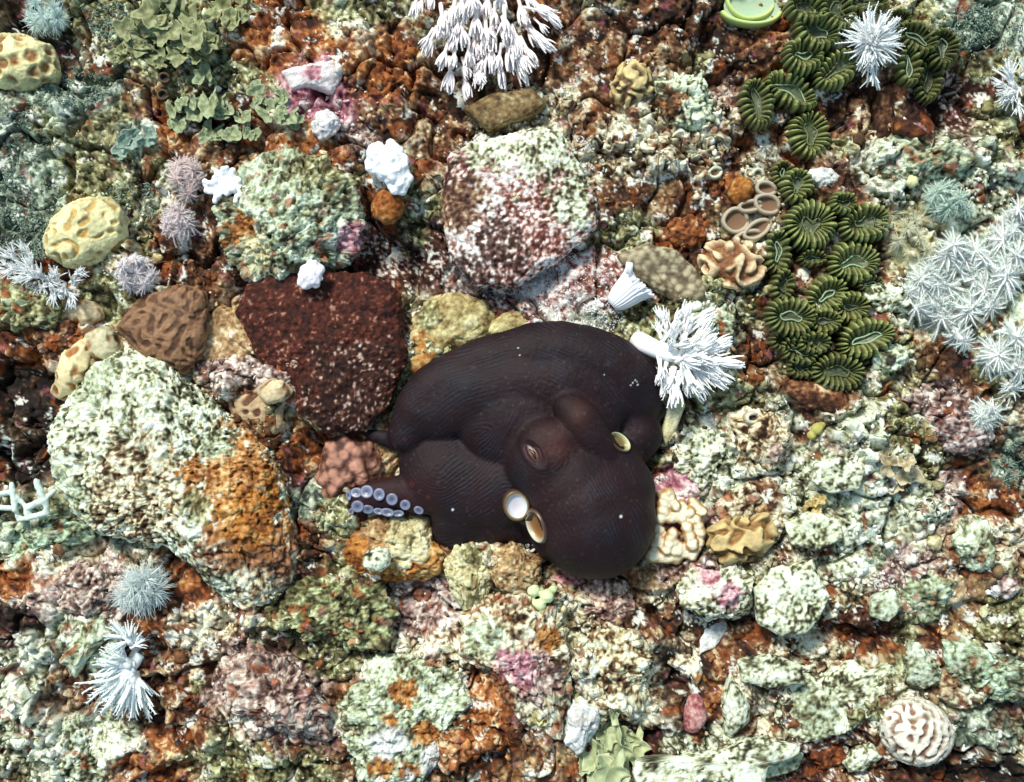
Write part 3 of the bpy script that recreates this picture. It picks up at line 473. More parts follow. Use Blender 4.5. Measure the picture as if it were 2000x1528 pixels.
def blobs(name, label, cat, items, colr, mat=M_CORAL, group=None, parent=None, base=None, sub=3, nz=.08, hi=None, fuse=.0012):
    """a coral built of many rounded knobs: items (px, py, dz, r) or capsules (px, py, dz, r, px2, py2, dz2, r2)"""
    import bmesh
    cx = np.mean([i[0] for i in items]); cy = np.mean([i[1] for i in items]); zb = zg(cx, cy) if base is None else base
    s0 = 1 - (zb + 20)/H; mb = MB(); bm = bmesh.new(); bmesh.ops.create_icosphere(bm, subdivisions=sub, radius=1)
    SV = np.array([v.co for v in bm.verts]); SF = np.array([[v.index for v in f.verts] + [f.verts[2].index] for f in bm.faces]); bm.free()
    for it in items:
        seq = [it[:4]]
        if len(it) > 4:
            L = math.hypot(it[4]-it[0], it[5]-it[1]); n = max(2, int(L/(min(it[3], it[7])*.7)))
            seq = [tuple(np.array(it[:4])*(1-t) + np.array(it[4:8])*t) for t in np.linspace(0, 1, n)]
        for (x, y, z, r) in seq:
            V = SV * r; V = V * (1 + nz*gn(SV[:, 0]*1.7+x, SV[:, 1]*1.7+y, SV[:, 2]*1.7, 5)[:, None])
            V = (V*[1, 1, 1] + [x-cx, -(y-cy), z])*K*s0
            cc = lin(colr)*(1 + .1*gn(SV[:, 0]*3+x, SV[:, 1]*3, SV[:, 2]*3, 6)[:, None])
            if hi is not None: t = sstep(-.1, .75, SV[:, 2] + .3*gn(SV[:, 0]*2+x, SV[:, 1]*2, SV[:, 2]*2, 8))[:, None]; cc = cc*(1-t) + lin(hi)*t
            mb.add(V, SF, cc)
    loc = P(cx, cy, zb); loc = P(cx, cy, zb + 20); loc[2] = zb*K
    me = mb.build(name, mat)
    if fuse:
        t = bpy.data.objects.new('t', me); col.objects.link(t); m = t.modifiers.new('r', 'REMESH'); m.mode = 'VOXEL'; m.voxel_size = fuse
        m = t.modifiers.new('s', 'SMOOTH'); m.factor = .5; m.iterations = 3
        m2 = bpy.data.meshes.new_from_object(t.evaluated_get(bpy.context.evaluated_depsgraph_get())); bpy.data.objects.remove(t); bpy.data.meshes.remove(me); me = m2; me.name = name
        N = len(me.vertices); co = np.empty(N*3, np.float32); me.vertices.foreach_get('co', co); co = co.reshape(-1, 3)/K; nr = np.empty(N*3, np.float32); me.vertex_normals.foreach_get('vector', nr); nr = nr.reshape(-1, 3)
        co += nr*(gn(co[:, 0]/9, co[:, 1]/9, co[:, 2]/9, 3)*1.3 + gn(co[:, 0]/4, co[:, 1]/4, co[:, 2]/4, 4)*.6)[:, None]
        me.vertices.foreach_set('co', (co*K).ravel().astype(np.float32)); c = np.tile(lin(colr), (N, 1))
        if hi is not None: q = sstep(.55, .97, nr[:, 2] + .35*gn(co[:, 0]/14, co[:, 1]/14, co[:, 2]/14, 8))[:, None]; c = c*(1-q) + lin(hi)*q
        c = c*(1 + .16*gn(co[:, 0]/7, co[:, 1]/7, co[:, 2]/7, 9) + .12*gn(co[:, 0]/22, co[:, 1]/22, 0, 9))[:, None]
        for a in list(me.color_attributes): me.color_attributes.remove(a)
        C4 = np.ones((N, 4), np.float32); C4[:, :3] = np.clip(c, 0, .95); a = me.color_attributes.new('Col', 'FLOAT_COLOR', 'POINT'); a.data.foreach_set('color', C4.ravel())
        me.polygons.foreach_set('use_smooth', np.ones(len(me.polygons), bool)); me.materials.clear(); me.materials.append(mat)
    return link(name, me, parent, loc, label, cat, group)
def knobs(poly, n, r0, r1, z0, z1, seed):
    r = random.Random(seed); th = np.linspace(-math.pi, math.pi, 60, endpoint=False); c, R = rad_from_poly(poly, th); out = []
    for i in range(n):
        a = r.uniform(-math.pi, math.pi); q = math.sqrt(r.random()); rr = np.interp(a, th, R)*q*.9
        out.append((c[0]+math.cos(a)*rr, c[1]+math.sin(a)*rr, z0+(z1-z0)*(1-q*q)+r.uniform(-2, 2), r.uniform(r0, r1)))
    return out
WPOLY = [(712,300),(745,268),(775,275),(800,320),(805,350),(790,385),(770,380),(755,350),(720,335)]
blobs('knobbly_coral', 'brilliant white knobbly coral leaf above the orange brown stone', 'coral', knobs(WPOLY, 120, 6, 11, 22, 44, 3) + [(735,300,26,20),(765,320,26,26),(780,345,26,18)], (244,244,250))
blobs('knobbly_coral', 'small bright white knobbly coral hanging over the maroon hollow', 'coral', knobs([(595,520),(625,508),(642,535),(628,568),(598,572),(588,550)], 60, 5, 8, 60, 78, 4) + [(615,538,60,20)], (240,232,238), base=zg(615,470)-10)
cr = random.Random(9); it = []
for cx, cy, n in ((432,372,12),(470,372,14),(448,352,10)):
    for i in range(n):
        a = cr.uniform(0, 6.28); L = cr.uniform(18, 34); it.append((cx, cy, 38, 7, cx+math.cos(a)*L, cy+math.sin(a)*L*.8, 44+cr.uniform(0, 12), cr.uniform(4.5, 6.5)))
blobs('finger_coral', 'white stubby fingered coral between the pinkish soft coral and the knobby boulder', 'coral', it + [(450,365,32,20)], (240,240,246), sub=2)
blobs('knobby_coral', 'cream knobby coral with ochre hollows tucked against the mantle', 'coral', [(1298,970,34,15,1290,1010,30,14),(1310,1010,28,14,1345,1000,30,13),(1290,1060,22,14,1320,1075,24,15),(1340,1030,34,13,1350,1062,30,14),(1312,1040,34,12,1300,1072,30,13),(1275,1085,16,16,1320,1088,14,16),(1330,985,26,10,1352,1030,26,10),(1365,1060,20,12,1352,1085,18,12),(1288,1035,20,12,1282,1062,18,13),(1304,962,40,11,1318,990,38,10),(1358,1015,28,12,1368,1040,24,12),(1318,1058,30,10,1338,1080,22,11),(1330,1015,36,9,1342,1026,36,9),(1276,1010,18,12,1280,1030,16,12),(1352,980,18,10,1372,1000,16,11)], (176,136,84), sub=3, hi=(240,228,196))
blobs('bubble_polyps', 'cluster of pale green bubble polyps on the cream lump', 'coral', [(1042,1150,44,13),(1068,1160,46,14),(1055,1178,42,12),(1080,1148,38,8),(1040,1172,38,8)], (212,226,172), base=zg(1062,1170)+6)
blobs('bubble_polyps', 'tiny cream bubbles dotted below the pale rubble ridge', 'coral', [(1778,355,30,13),(1760,350,24,7),(1792,344,24,8)], (226,220,166))
blobs('yellow_sponge', 'small lemon yellow sponge nub in the chalky rubble', 'sponge', [(1595,838,26,12),(1585,850,22,9),(1606,830,20,8)], (176,170,96))
blobs('tube_worm_frame', 'bright white boxy branching skeleton by the dark hollow', 'coral', [(30,945,40,6,36,995,38,6),(80,940,44,7,92,975,40,7),(92,975,40,7,60,990,36,7),(58,992,36,7,60,1010,34,7),(0,965,34,6,30,960,36,6),(-10,990,30,6,34,992,32,6),(62,1010,34,6,96,1000,36,6),(0,965,34,6,-8,1000,30,6),(96,975,40,6,98,1000,36,6),(30,960,36,5,60,992,34,5),(92,975,38,5,110,958,32,5),(-10,990,30,6,-14,1010,28,6),(34,992,32,5,40,1014,28,6),(60,1010,32,5,40,1014,28,6)], (208,222,210), base=zg(50,980)-6)
# curly coral: ribbons with pale rims
def ribbon(mb, pts, wdt, hgt, c0, c1):
    pts = np.array(pts, float); t = np.gradient(pts, axis=0); t /= np.linalg.norm(t, axis=1)[:, None] + 1e-9; n = np.stack([-t[:, 1], t[:, 0]], -1)
    prof = [(-1, 0), (-.9, .7), (-.45, 1), (.45, 1), (.9, .7), (1, 0)]
    V = []; Cc = []
    for i in range(len(pts)):
        for (a, b) in prof: V.append((pts[i, 0]+n[i, 0]*a*wdt, pts[i, 1]+n[i, 1]*a*wdt, b*hgt*(.25+.75*math.sin(math.pi*(i+.5)/len(pts))**.4))); Cc.append(lin(c0)*(1-b)+lin(c1)*b)
    mb.add(np.array(V), grid_faces(len(pts), 6), np.array(Cc))
def curly(label, cx, cy, rings, c0, c1, base_c, hgt=24, nm='curly_coral', cat='coral', wd=5):
    zb = zg(cx, cy)+8; s0 = 1-(zb+20)/H; root = link(nm, None, None, P(cx, cy, zb+20) - np.array([0, 0, 20*K]), label, cat)
    for (x, y, rx, ry, dg, a0, a1) in rings:
        mb = MB(); pts = []
        for a in np.radians(np.linspace(a0, a1, 36)):
            u = rx*math.cos(a)*(1+.04*math.sin(3*a+x)); v = ry*math.sin(a)*(1+.05*math.cos(2*a+y)); d = math.radians(dg)
            pts.append((x-cx+u*math.cos(d)-v*math.sin(d), y-cy+u*math.sin(d)+v*math.cos(d)))
        ribbon(mb, pts, wd, hgt, c0, c1)
        n = 40; F = []                                     # cupped floor of the ring; near-black ones paint a hole's inner shade
        fl = [(x-cx+.0, y-cy, hgt*.35)]; 
        for a in np.linspace(0, 2*math.pi, n, endpoint=False):
            d = math.radians(dg); u = rx*math.cos(a); v = ry*math.sin(a); fl.append((x-cx+u*math.cos(d)-v*math.sin(d), y-cy+u*math.sin(d)+v*math.cos(d), hgt*.6))
        for k in range(n): F.append([0, 1+(k+1) % n, 1+k, 1+k])
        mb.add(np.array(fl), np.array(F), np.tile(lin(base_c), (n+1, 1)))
        for Vv in mb.V: Vv *= [K*s0, -K*s0, K*s0]
        link('fold', mb.build('fold', M_CORAL), root)
    return root
curly('curly coral with white rimmed brown folds beside the tan cobble', 1465, 415, [(1438,430,24,22,0,0,360),(1480,448,28,14,-30,0,360),(1466,402,22,10,-10,0,360),(1500,398,24,17,20,0,360),(1497,368,19,12,10,0,360),(1462,462,26,10,-15,0,360)], (96,66,46), (178,166,144), (120,90,66))
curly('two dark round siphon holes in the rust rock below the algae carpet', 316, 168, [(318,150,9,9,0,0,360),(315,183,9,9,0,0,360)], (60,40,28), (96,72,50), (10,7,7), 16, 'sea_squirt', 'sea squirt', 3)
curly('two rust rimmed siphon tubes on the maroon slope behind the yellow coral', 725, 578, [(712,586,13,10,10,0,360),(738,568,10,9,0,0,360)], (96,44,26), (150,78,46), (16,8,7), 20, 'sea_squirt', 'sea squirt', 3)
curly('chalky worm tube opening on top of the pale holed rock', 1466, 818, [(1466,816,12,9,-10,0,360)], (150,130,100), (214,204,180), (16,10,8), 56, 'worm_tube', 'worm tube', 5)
curly('pair of pale ring shaped tube mouths in the rubble by the curly coral', 1408, 340, [(1398,336,13,9,-20,0,360),(1482,342,12,12,0,0,360)], (150,146,120), (206,208,184), (112,98,76), 20, 'worm_tube', 'worm tube', 4)
# lettuce cup at the top
curly('pale green cup coral with a bright yellow rim at the top edge', 1468, 5, [(1468,2,46,34,0,0,360),(1470,12,56,36,0,10,170)], (120,124,70), (196,212,130), (168,190,160), 30)
print('rocks', round(time.time()-T0, 1))

# ------------------------------------------------------------------ green fleshy corals
def green_polyp(root, cx, cy, rx, ry, deg, tone=1.0, seed=1, h=30, mx=.28, my=.24):
    zb = max(zg(cx, cy), zg(cx-rx*.6, cy), zg(cx+rx*.6, cy), zg(cx, cy-ry*.6), zg(cx, cy+ry*.6)) + 5; s0 = 1-(zb+.4*h)/H; Rm = (rx+ry)/2
    nth = int(max(110, Rm*5)); nr = 26; th = np.linspace(0, 2*math.pi, nth, endpoint=False)
    r2 = random.Random(seed*7+int(cx)); nrd = int(max(15, Rm*.5)); V = []; Cc = []; dg_ = math.radians(deg); L = max(.22*rx, (rx-.6*ry)); long_x = rx >= ry
    if not long_x: rx, ry = ry, rx; dg_ += math.pi/2; L = max(.22*rx, (rx-.6*ry))
    wob_ = 1+.1*gn(np.cos(th)*1.5+seed, np.sin(th)*1.5, 0, seed)
    Ox, Oy = rx*np.cos(th)*wob_, ry*np.sin(th)*wob_; bend = r2.uniform(-.35, .35)
    Ix, Iy = L*np.cos(th), ry*.16*np.sin(th)*(1+.5*np.cos(3*th+seed)); Iy = Iy + bend*(Ix/rx)**2*ry
    th2 = th + .12*gn(np.cos(th)*2+seed, np.sin(th)*2, 1, seed); lenv = 1+.4*gn(th*nrd/6.283*.9, 0*th, 5, seed)
    ridge = (.5+.5*np.cos(nrd*th2))**.75*np.clip(lenv, .45, 1.35)
    for i in range(nr):
        t = i/(nr-1)
        prof = np.interp(t, [0, .12, .35, .6, .82, .94, 1], [.3, .34, .72, 1, .72, .2, -.6])
        amp = np.interp(t, [0, .15, .4, .8, 1], [0, .1, .34, .46, .1]); ex = t + .09*(ridge-.5)*np.interp(t, [0, .6, 1], [0, .4, 2.4])
        xx = Ix*(1-ex)+Ox*ex; yy = Iy*(1-ex)+Oy*ex; z = h*(prof + amp*(ridge-.5)*1.3 + .1*gn(xx/11+seed, yy/11, 0, seed) + .25*gn(xx/40, yy/40, 0, seed+9))
        V.append(np.stack([xx*math.cos(dg_)-yy*math.sin(dg_), xx*math.sin(dg_)+yy*math.cos(dg_), z], -1))
        lo = lin((62,54,34)); hi = lin((152,166,104)); q = np.clip(ridge*np.interp(t, [0,.25,.5,.8,1],[.5,.6,.75,1,.45]) + .3*gn(xx/8, yy/8, 0, seed+3), 0, 1)[:, None]
        c = lo*(1-q) + hi*q; m = sstep(.22, .03, t)*.7; c = c*(1-m) + lin((86,98,70))*m; hv = (.5+.5*gn(xx/30+seed, yy/30, 0, 4))[:, None]; c = c*(1-hv*.35) + c*np.array([1.25,.95,.6])*hv*.35
        Cc.append(c*tone)
    V = np.concatenate(V); V = np.vstack([V, [[0, 0, h*.25]]]); Cc = np.vstack([np.concatenate(Cc), [lin((70,78,56))*tone]])
    i = np.arange(nth); j = (i+1) % nth
    me = mesh('polyp', V*[K*s0, -K*s0, K*s0], np.stack([i*0+nr*nth, j, i], -1), Cc, M_GREEN, Q=grid_faces(nr, nth, True)[:, ::-1])
    loc = P(cx, cy, zb+.4*h); loc[2] -= .4*h*K
    p = link('polyp', me, root, loc - np.array(root.location))
    mb = MB(); kk = np.arange(0, nth+1, max(1, nth//26)) % nth; f = r2.uniform(.7, 1.1); a_ = Ix[kk]*f; b_ = Iy[kk]*r2.uniform(.8, 1.9)
    q = np.stack([a_*math.cos(dg_)-b_*math.sin(dg_), -(a_*math.sin(dg_)+b_*math.cos(dg_)), np.full(len(kk), h*.42)], -1)*K*s0
    pal_ = r2.random() < .45
    mb.tube(q, 1.5*K, 6, lin((156,184,146) if pal_ else (100,112,76))*tone)
    link('mouth', mb.build('mouth', M_GREEN), p)
def gcolony(label, cx, cy, lst):
    root = link('green_coral', None, None, P(cx, cy, zg(cx, cy)), label, 'coral')
    for n, it in enumerate(lst): green_polyp(root, *it[:5], tone=it[5] if len(it) > 5 else 1, seed=n+int(cx))
gcolony('cluster of olive green ribbed coral heads at the top beside the white tuft', 1570, 130, [(1575,18,40,30,20,.8),(1635,20,44,36,60,.8),(1595,60,48,38,30,.85),(1570,108,40,36,0,1),(1635,135,50,34,-35,1.1),(1545,178,56,32,28,1),(1478,202,34,50,-12,.85),(1690,5,44,24,0,.8)])
gcolony('single bright green ribbed coral head with a forked mouth', 1582, 262, [(1582,262,42,46,-10,1.12)])
gcolony('dark bottle green smooth ribbed coral heads above the brown hollow', 1800, 140, [(1776,130,24,38,-5,.8),(1812,158,30,46,8,.62),(1790,75,44,32,30,.6),(1840,95,36,40,0,.5),(1755,38,24,20,0,.6)])
gcolony('middle cluster of green ribbed coral heads with pale angular mouths', 1640, 440, [(1558,362,32,34,10,1.05),(1584,440,50,50,0,1),(1648,397,26,24,0,.85),(1690,436,50,40,-15,1),(1668,512,50,42,-5,1),(1520,492,28,44,0,.8),(1586,505,28,18,0,.8),(1528,340,22,26,0,.85),(1530,558,24,32,10,.72),(1700,555,26,20,0,.7)])
gcolony('lower cluster of darker green ribbed coral heads on brown rock', 1600, 640, [(1615,578,44,36,-35,1),(1545,620,48,42,10,.8),(1612,628,32,28,0,.85),(1662,600,36,34,0,.95),(1692,660,56,38,-18,1),(1590,670,32,24,0,.8),(1560,685,38,30,20,.7),(1636,728,52,40,5,.72),(1530,665,26,24,0,.6),(1566,718,30,24,0,.55)])
print('green', round(time.time()-T0, 1))

# ------------------------------------------------------------------ soft corals
def tentacle(mb, base, dirv, L, r0, bend, pinn, c0, c1, r, plen=.16, sides=4, npts=7):
    d = Vector(dirv).normalized(); pts = []; p = Vector(base); st = L/(npts-1)
    bx = Vector(bend)
    for i in range(npts):
        pts.append(tuple(p)); p = p + d*st; d = (d + bx/(npts-1) + Vector((r.uniform(-1,1), r.uniform(-1,1), r.uniform(-1,1)))*.07).normalized()
    rad = [r0*(.75+.4*math.sin(math.pi*min(1, i/(npts-1)*1.15))) * (1 - .55*i/(npts-1)) for i in range(npts)]
    mb.tube(pts, rad, sides, np.array([c0, c1]))
    pts = np.array(pts)
    if pinn:
        for k in range(pinn):
            t = (k+.8)/(pinn+.3)*(npts-1); i = min(npts-2, int(t)); q = pts[i]*(1-(t-i)) + pts[i+1]*(t-i); tg = Vector(pts[i+1]-pts[i]).normalized()
            side = tg.cross(Vector((0, 0, 1)));
            if side.length < .1: side = Vector((1, 0, 0))
            side.normalize(); up = side.cross(tg)
            for s in (-1, 1):
                e = Vector(q) + (side*s*.8 + tg*.75 + up*r.uniform(-.2, .35)).normalized()*L*plen*(1-.45*k/pinn)
                cc = np.array(c0)*(1-t/(npts-1)) + np.array(c1)*t/(npts-1)
                w_ = r0*.42; a = up*w_; b = tg*w_
                mb.add([Vector(q)+a, Vector(q)-a*.5+b, Vector(q)-a*.5-b, e], [[0,1,3,3],[1,2,3,3],[2,0,3,3]], cc)
def polyp_mesh(kind, seed, c0, c1):
    r = random.Random(seed); mb = MB(); c0 = lin(c0); c1 = lin(c1)
    if kind == 'star':                                    # open feathery star, unit radius
        mb.tube([(0,0,-.9),(0,0,-.35),(0,0,-.1),(0,0,.04)], [.16,.16,.3,.12], 9, c0)
        for k in range(17):
            a = 2*math.pi*k/17 + r.uniform(-.2, .2); el = r.uniform(-.05, .55)
            tentacle(mb, (math.cos(a)*.06, math.sin(a)*.06, 0), (math.cos(a)*math.cos(el), math.sin(a)*math.cos(el), math.sin(el)), r.uniform(.7, 1.12), .046, (r.uniform(-.3,.3), r.uniform(-.3,.3), r.uniform(-.7,-.2)), 10, c0, c1, r, .34, 3, 6)
        for k in range(9):
            a = 2*math.pi*k/9 + r.uniform(-.3, .3); el = r.uniform(.6, 1.3)
            tentacle(mb, (0, 0, 0), (math.cos(a)*math.cos(el), math.sin(a)*math.cos(el), math.sin(el)), r.uniform(.45, .8), .034, (math.cos(a)*.5, math.sin(a)*.5, -.3), 7, c0, c1, r, .3, 3, 6)
    elif kind == 'tuft':                                  # many fine plain hairs
        mb.tube([(0,0,-.8),(0,0,0)], [.2,.14], 7, c0)
        for k in range(90):
            a = r.uniform(0, 6.28); el = math.asin(r.uniform(.0, 1))
            tentacle(mb, (math.cos(a)*.05, math.sin(a)*.05, 0), (math.cos(a)*math.cos(el), math.sin(a)*math.cos(el), math.sin(el)), r.uniform(.5, 1.1), .024, (r.uniform(-.6,.6), r.uniform(-.6,.6), -.35), 0, c0, c1, r, .2, 3, 6)
    elif kind == 'plume':                                 # long swept fingers, hardly any stalk
        mb.tube([(0,0,-.25),(0,0,.0),(0,0,.2)], [.16,.12,.1], 8, c0)
        for k in range(11):
            a = r.uniform(0, 6.28); sp = r.uniform(.15, .75)
            tentacle(mb, (math.cos(a)*.06, math.sin(a)*.06, .12), (math.cos(a)*sp, math.sin(a)*sp, 1), r.uniform(.7, 1.2), .055, (r.uniform(-.5,.5), r.uniform(-.5,.5), r.uniform(-.3,.3)), 8, c0, c1, r, .2, 5, 9)
    else:                                                 # tulip: stalk and a half closed bundle of long fingers
        mb.tube([(0,0,-.3),(0,0,.2),(0,0,.55),(0,0,.8)], [.13,.11,.11,.17], 8, c0)
        for k in range(9):
            a = 2*math.pi*k/9 + r.uniform(-.15, .15); sp = r.uniform(.22, .48)
            tentacle(mb, (math.cos(a)*.1, math.sin(a)*.1, .77), (math.cos(a)*sp, math.sin(a)*sp, 1), r.uniform(.85, 1.25), .092, (-math.cos(a)*r.uniform(.3,.8)+r.uniform(-.15,.15), -math.sin(a)*r.uniform(.3,.8)+r.uniform(-.15,.15), 0), 9, c0, c1, r, .17, 5, 9)
    return mb.build('polyp', M_SOFT, False)
def soft(label, cx, cy, lst, kind, c0, c1, stalk=None, lift=26, name='soft_coral', group=None):
    """lst: (px, py, size, dirdeg, tilt deg from vertical)."""
    zb = zg(cx, cy); root = link(name, None, None, P(cx, cy, zb), label, 'soft coral', group); rj = random.Random(int(cy))
    if kind == 'plume' and cx < 200: lst = list(lst) + [(x+rj.uniform(-.5, .5)*q, y+rj.uniform(-.5, .5)*q, q*rj.uniform(.8, 1.1), d+rj.uniform(-50, 50), t-15) for (x, y, q, d, t) in lst for _ in (0, 1)]
    if kind == 'tulip': lst = list(lst) + [(x+rj.uniform(-.6, .6)*q, y+rj.uniform(-.8, .3)*q, q*rj.uniform(.7, .95), d+rj.uniform(-16, 16), t-8) for (x, y, q, d, t) in lst]
    if kind == 'star': lst = list(lst) + [(x+rj.uniform(-.5, .5)*q, y+rj.uniform(-.5, .5)*q, q*rj.uniform(.55, .8), d+rj.uniform(-40, 40), t) for (x, y, q, d, t) in lst]
    ms = [polyp_mesh(kind, s+int(cx), c0, c1) for s in range(5)]
    r = random.Random(int(cx*3+cy))
    if stalk:
        mb = MB(); q = []
        for (x, y, z, rr) in stalk: q.append((P(x, y, zb+z) - np.array(root.location), rr*K))
        mb.tube([a for a, b in q], [b for a, b in q], 14, lin(c0)*.97); link('stalk', mb.build('stalk', M_SOFT), root)
    for n, (px, py, size, dd, tl) in enumerate(lst):
        z = zg(px, py); z = max(z, zb-10) + lift + r.uniform(-6, 8)
        s0 = 1-z/H; o = link('polyp', ms[n % 5], root, P(px, py, z) - np.array(root.location))
        d = math.radians(dd + r.uniform(-8, 8)); t = math.radians(tl + r.uniform(-8, 8))
        ax = Vector((math.cos(d)*math.sin(t), math.sin(d)*math.sin(t), math.cos(t)))
        o.rotation_mode = 'QUATERNION'; o.rotation_quaternion = ax.to_track_quat('Z', 'Y') @ Quaternion((0, 0, 1), r.uniform(0, 6.28))
        o.scale = (size*K*s0*r.uniform(.85, 1.15), size*K*s0*r.uniform(.85, 1.15), size*K*s0*r.uniform(.85, 1.2))
    return root
def ring(cx, cy, n, R, size, tilt, seed, squash=1.0, centre=True):
    r = random.Random(seed); out = [(cx, cy, size, 90, 5)] if centre else []
    for k in range(n):
        a = 2*math.pi*k/n + r.uniform(-.2, .2); rr = R*r.uniform(.8, 1.1)
        out.append((cx+math.cos(a)*rr, cy-math.sin(a)*rr*squash, size*r.uniform(.85, 1.12), math.degrees(a), tilt))
    return out
MT = ((252,252,250), (236,248,240)); GY = ((236,242,240), (216,228,226)); CY = ((252,252,252), (242,248,250))
soft('blurred pale teal soft coral tuft at the upper corner beside the yellow brain coral', 85, 40, ring(85, 30, 8, 26, 26, 45, 1), 'tuft', (226,242,238), (206,230,226))
soft('white soft coral cushion of short feathery fingers by the round yellow brain coral', 85, 535, [(30,505,26,140,50),(55,520,26,120,35),(80,535,26,100,25),(110,545,26,60,30),(140,550,26,30,45),(45,545,24,200,50),(75,560,24,240,50),(105,572,24,260,55),(135,578,22,290,55),(20,530,22,180,60),(150,535,22,20,60),(60,500,22,110,55),(65,530,28,150,40),(95,550,28,330,40),(120,560,26,310,50),(40,525,26,170,55)], 'plume', *CY, lift=34)
soft('pinkish white soft coral bush right of the white feathery cushion', 265, 530, ring(265, 535, 7, 26, 22, 50, 3)+[(240,520,22,150,50),(295,545,22,330,60)], 'star', (240,228,230), (250,244,246), stalk=[(262,500,0,10),(262,520,28,12)], lift=34)
soft('fluffy dusty pink soft coral star above the lower pink star', 362, 345, ring(362, 345, 7, 22, 28, 42, 4), 'star', (226,202,198), (240,224,222), lift=24)
soft('fluffy pinkish grey soft coral star under the dusty pink one', 346, 436, ring(346, 436, 6, 18, 27, 42, 5), 'star', (236,218,216), (248,238,238), lift=24)
soft('white feathery soft coral among the green ribbed heads', 1705, 85, ring(1705, 80, 10, 18, 40, 72, 6)+ring(1705, 80, 7, 10, 40, 45, 66)+[(1705,140,30,-90,70),(1700,120,34,-100,70)], 'plume', *CY, lift=40)
soft('white soft coral fan at the edge beside the brown hollow', 1980, 170, [(1975,150,34,120,50),(1990,175,34,200,40),(1970,185,30,220,60),(2000,145,34,60,50),(1990,200,28,260,60),(1960,165,26,180,60),(1975,175,34,170,70),(1980,185,34,240,70),(1975,160,34,140,70)], 'plume', *CY, lift=36)
soft('mint grey soft coral puff above the large star shaped colony', 1848, 392, ring(1845, 388, 6, 24, 30, 40, 8)+[(1885,410,22,-30,50)], 'star', (176,204,186), (222,240,226), lift=30)
soft('large mint white colony of overlapping feathery stars', 1860, 560,
 [(1850,500,46,100,25),(1905,490,44,60,25),(1960,470,40,30,30),(1800,560,44,160,30),(1850,560,46,90,15),(1905,545,46,40,20),(1965,540,52,10,15),(1790,600,36,190,40),(1840,620,46,230,25),(1890,610,44,300,20),(1870,655,40,270,40),(1935,600,34,320,35),(1815,530,34,140,40),(1925,515,40,60,30),(1830,590,40,180,25),(1870,520,40,100,30),(1985,500,40,20,35),(1775,575,26,200,50)], 'star', *MT, lift=34)
soft('spiky white star of soft coral on the rust slope at the edge', 1950, 700, [(1950,695,44,90,20),(1930,705,34,180,45),(1985,660,44,30,40),(1990,720,40,-20,40),(1975,760,36,-40,45),(1960,720,34,-80,40)], 'star', *MT, lift=32)
soft('small white soft coral star above the brown purple stone', 1925, 808, [(1925,805,36,90,20),(1915,815,26,200,45),(1940,800,28,40,45),(1930,825,24,280,50)], 'star', *MT, lift=30)
soft('pale mint soft coral patch right under the mint grey puff', 1960, 430, [(1975,440,34,60,40),(1945,455,30,160,45),(1990,410,30,30,40)], 'star', *MT, lift=28)
soft('yellowish cream ruffled soft coral between the green corals and the stars', 1765, 450, [(1745,420,24,140,50),(1770,445,26,90,30),(1795,465,24,0,50),(1755,470,24,220,50),(1785,430,22,60,50),(1730,440,20,180,60),(1810,490,22,-40,50)], 'tuft', (226,226,196), (240,240,214), lift=20)
soft('ghostly pale translucent soft coral above the twin white ones', 280, 1155, ring(278, 1150, 9, 22, 40, 48, 13)+[(240,1165,30,200,60),(310,1130,26,30,60)], 'tuft', *GY, lift=34)
soft('white soft coral with long swept fingers near the lower corner', 228, 1325, [(250,1300,60,185,80),(248,1310,64,200,80),(245,1318,66,220,80),(250,1325,66,240,80),(258,1328,64,262,80),(264,1330,66,285,78),(242,1298,56,165,78),(250,1290,44,140,70),(240,1315,50,210,55),(252,1318,50,250,55),(235,1300,46,180,50),(268,1322,46,310,75),(225,1330,40,235,70),(265,1350,40,280,75)], 'plume', (246,250,250), (232,244,242), stalk=[(278,1262,0,12),(268,1282,20,15),(252,1306,26,13),(242,1316,24,8)], lift=34)
soft('small white soft coral sprig behind the swept fingers', 245, 1245, [(245,1245,40,160,70),(252,1250,38,110,70),(262,1252,36,60,70),(250,1252,34,210,60),(262,1262,34,20,70)], 'plume', (246,250,250), (232,244,242), lift=30)
# the hanging colony at the top: stalks radiate from a base outside the frame
hl = []; hr = random.Random(21)
for (px, py, sz, dd) in [(815,-10,30,262),(845,-20,26,268),(862,20,34,270),(850,60,28,250),(875,85,30,250),(885,120,32,262),(905,140,32,275),(870,30,30,255),(900,40,34,275),(915,80,36,270),(930,10,36,270),(935,60,38,272),(960,30,38,272),(960,75,40,272),(985,20,38,275),(985,70,40,280),(1005,100,40,285),(975,110,36,275),(945,105,36,268),(1020,40,38,300),(1030,0,38,320),(1010,-10,36,290),(890,-10,32,262),(920,-20,34,268),(955,-20,36,270),(925,125,28,290),(1000,60,36,290),(1035,60,30,310),(1045,20,26,340),(890,60,30,262),(980,-30,36,275),(1020,80,32,300)]:
    hl.append((px, py, sz, dd, 76))
soft('large drooping pinkish white soft coral colony hanging at the top edge', 940, 0, hl, 'tulip', (244,232,232), (252,246,246), stalk=[(940,-90,0,40),(945,-60,30,44),(950,-30,34,30)], lift=44)
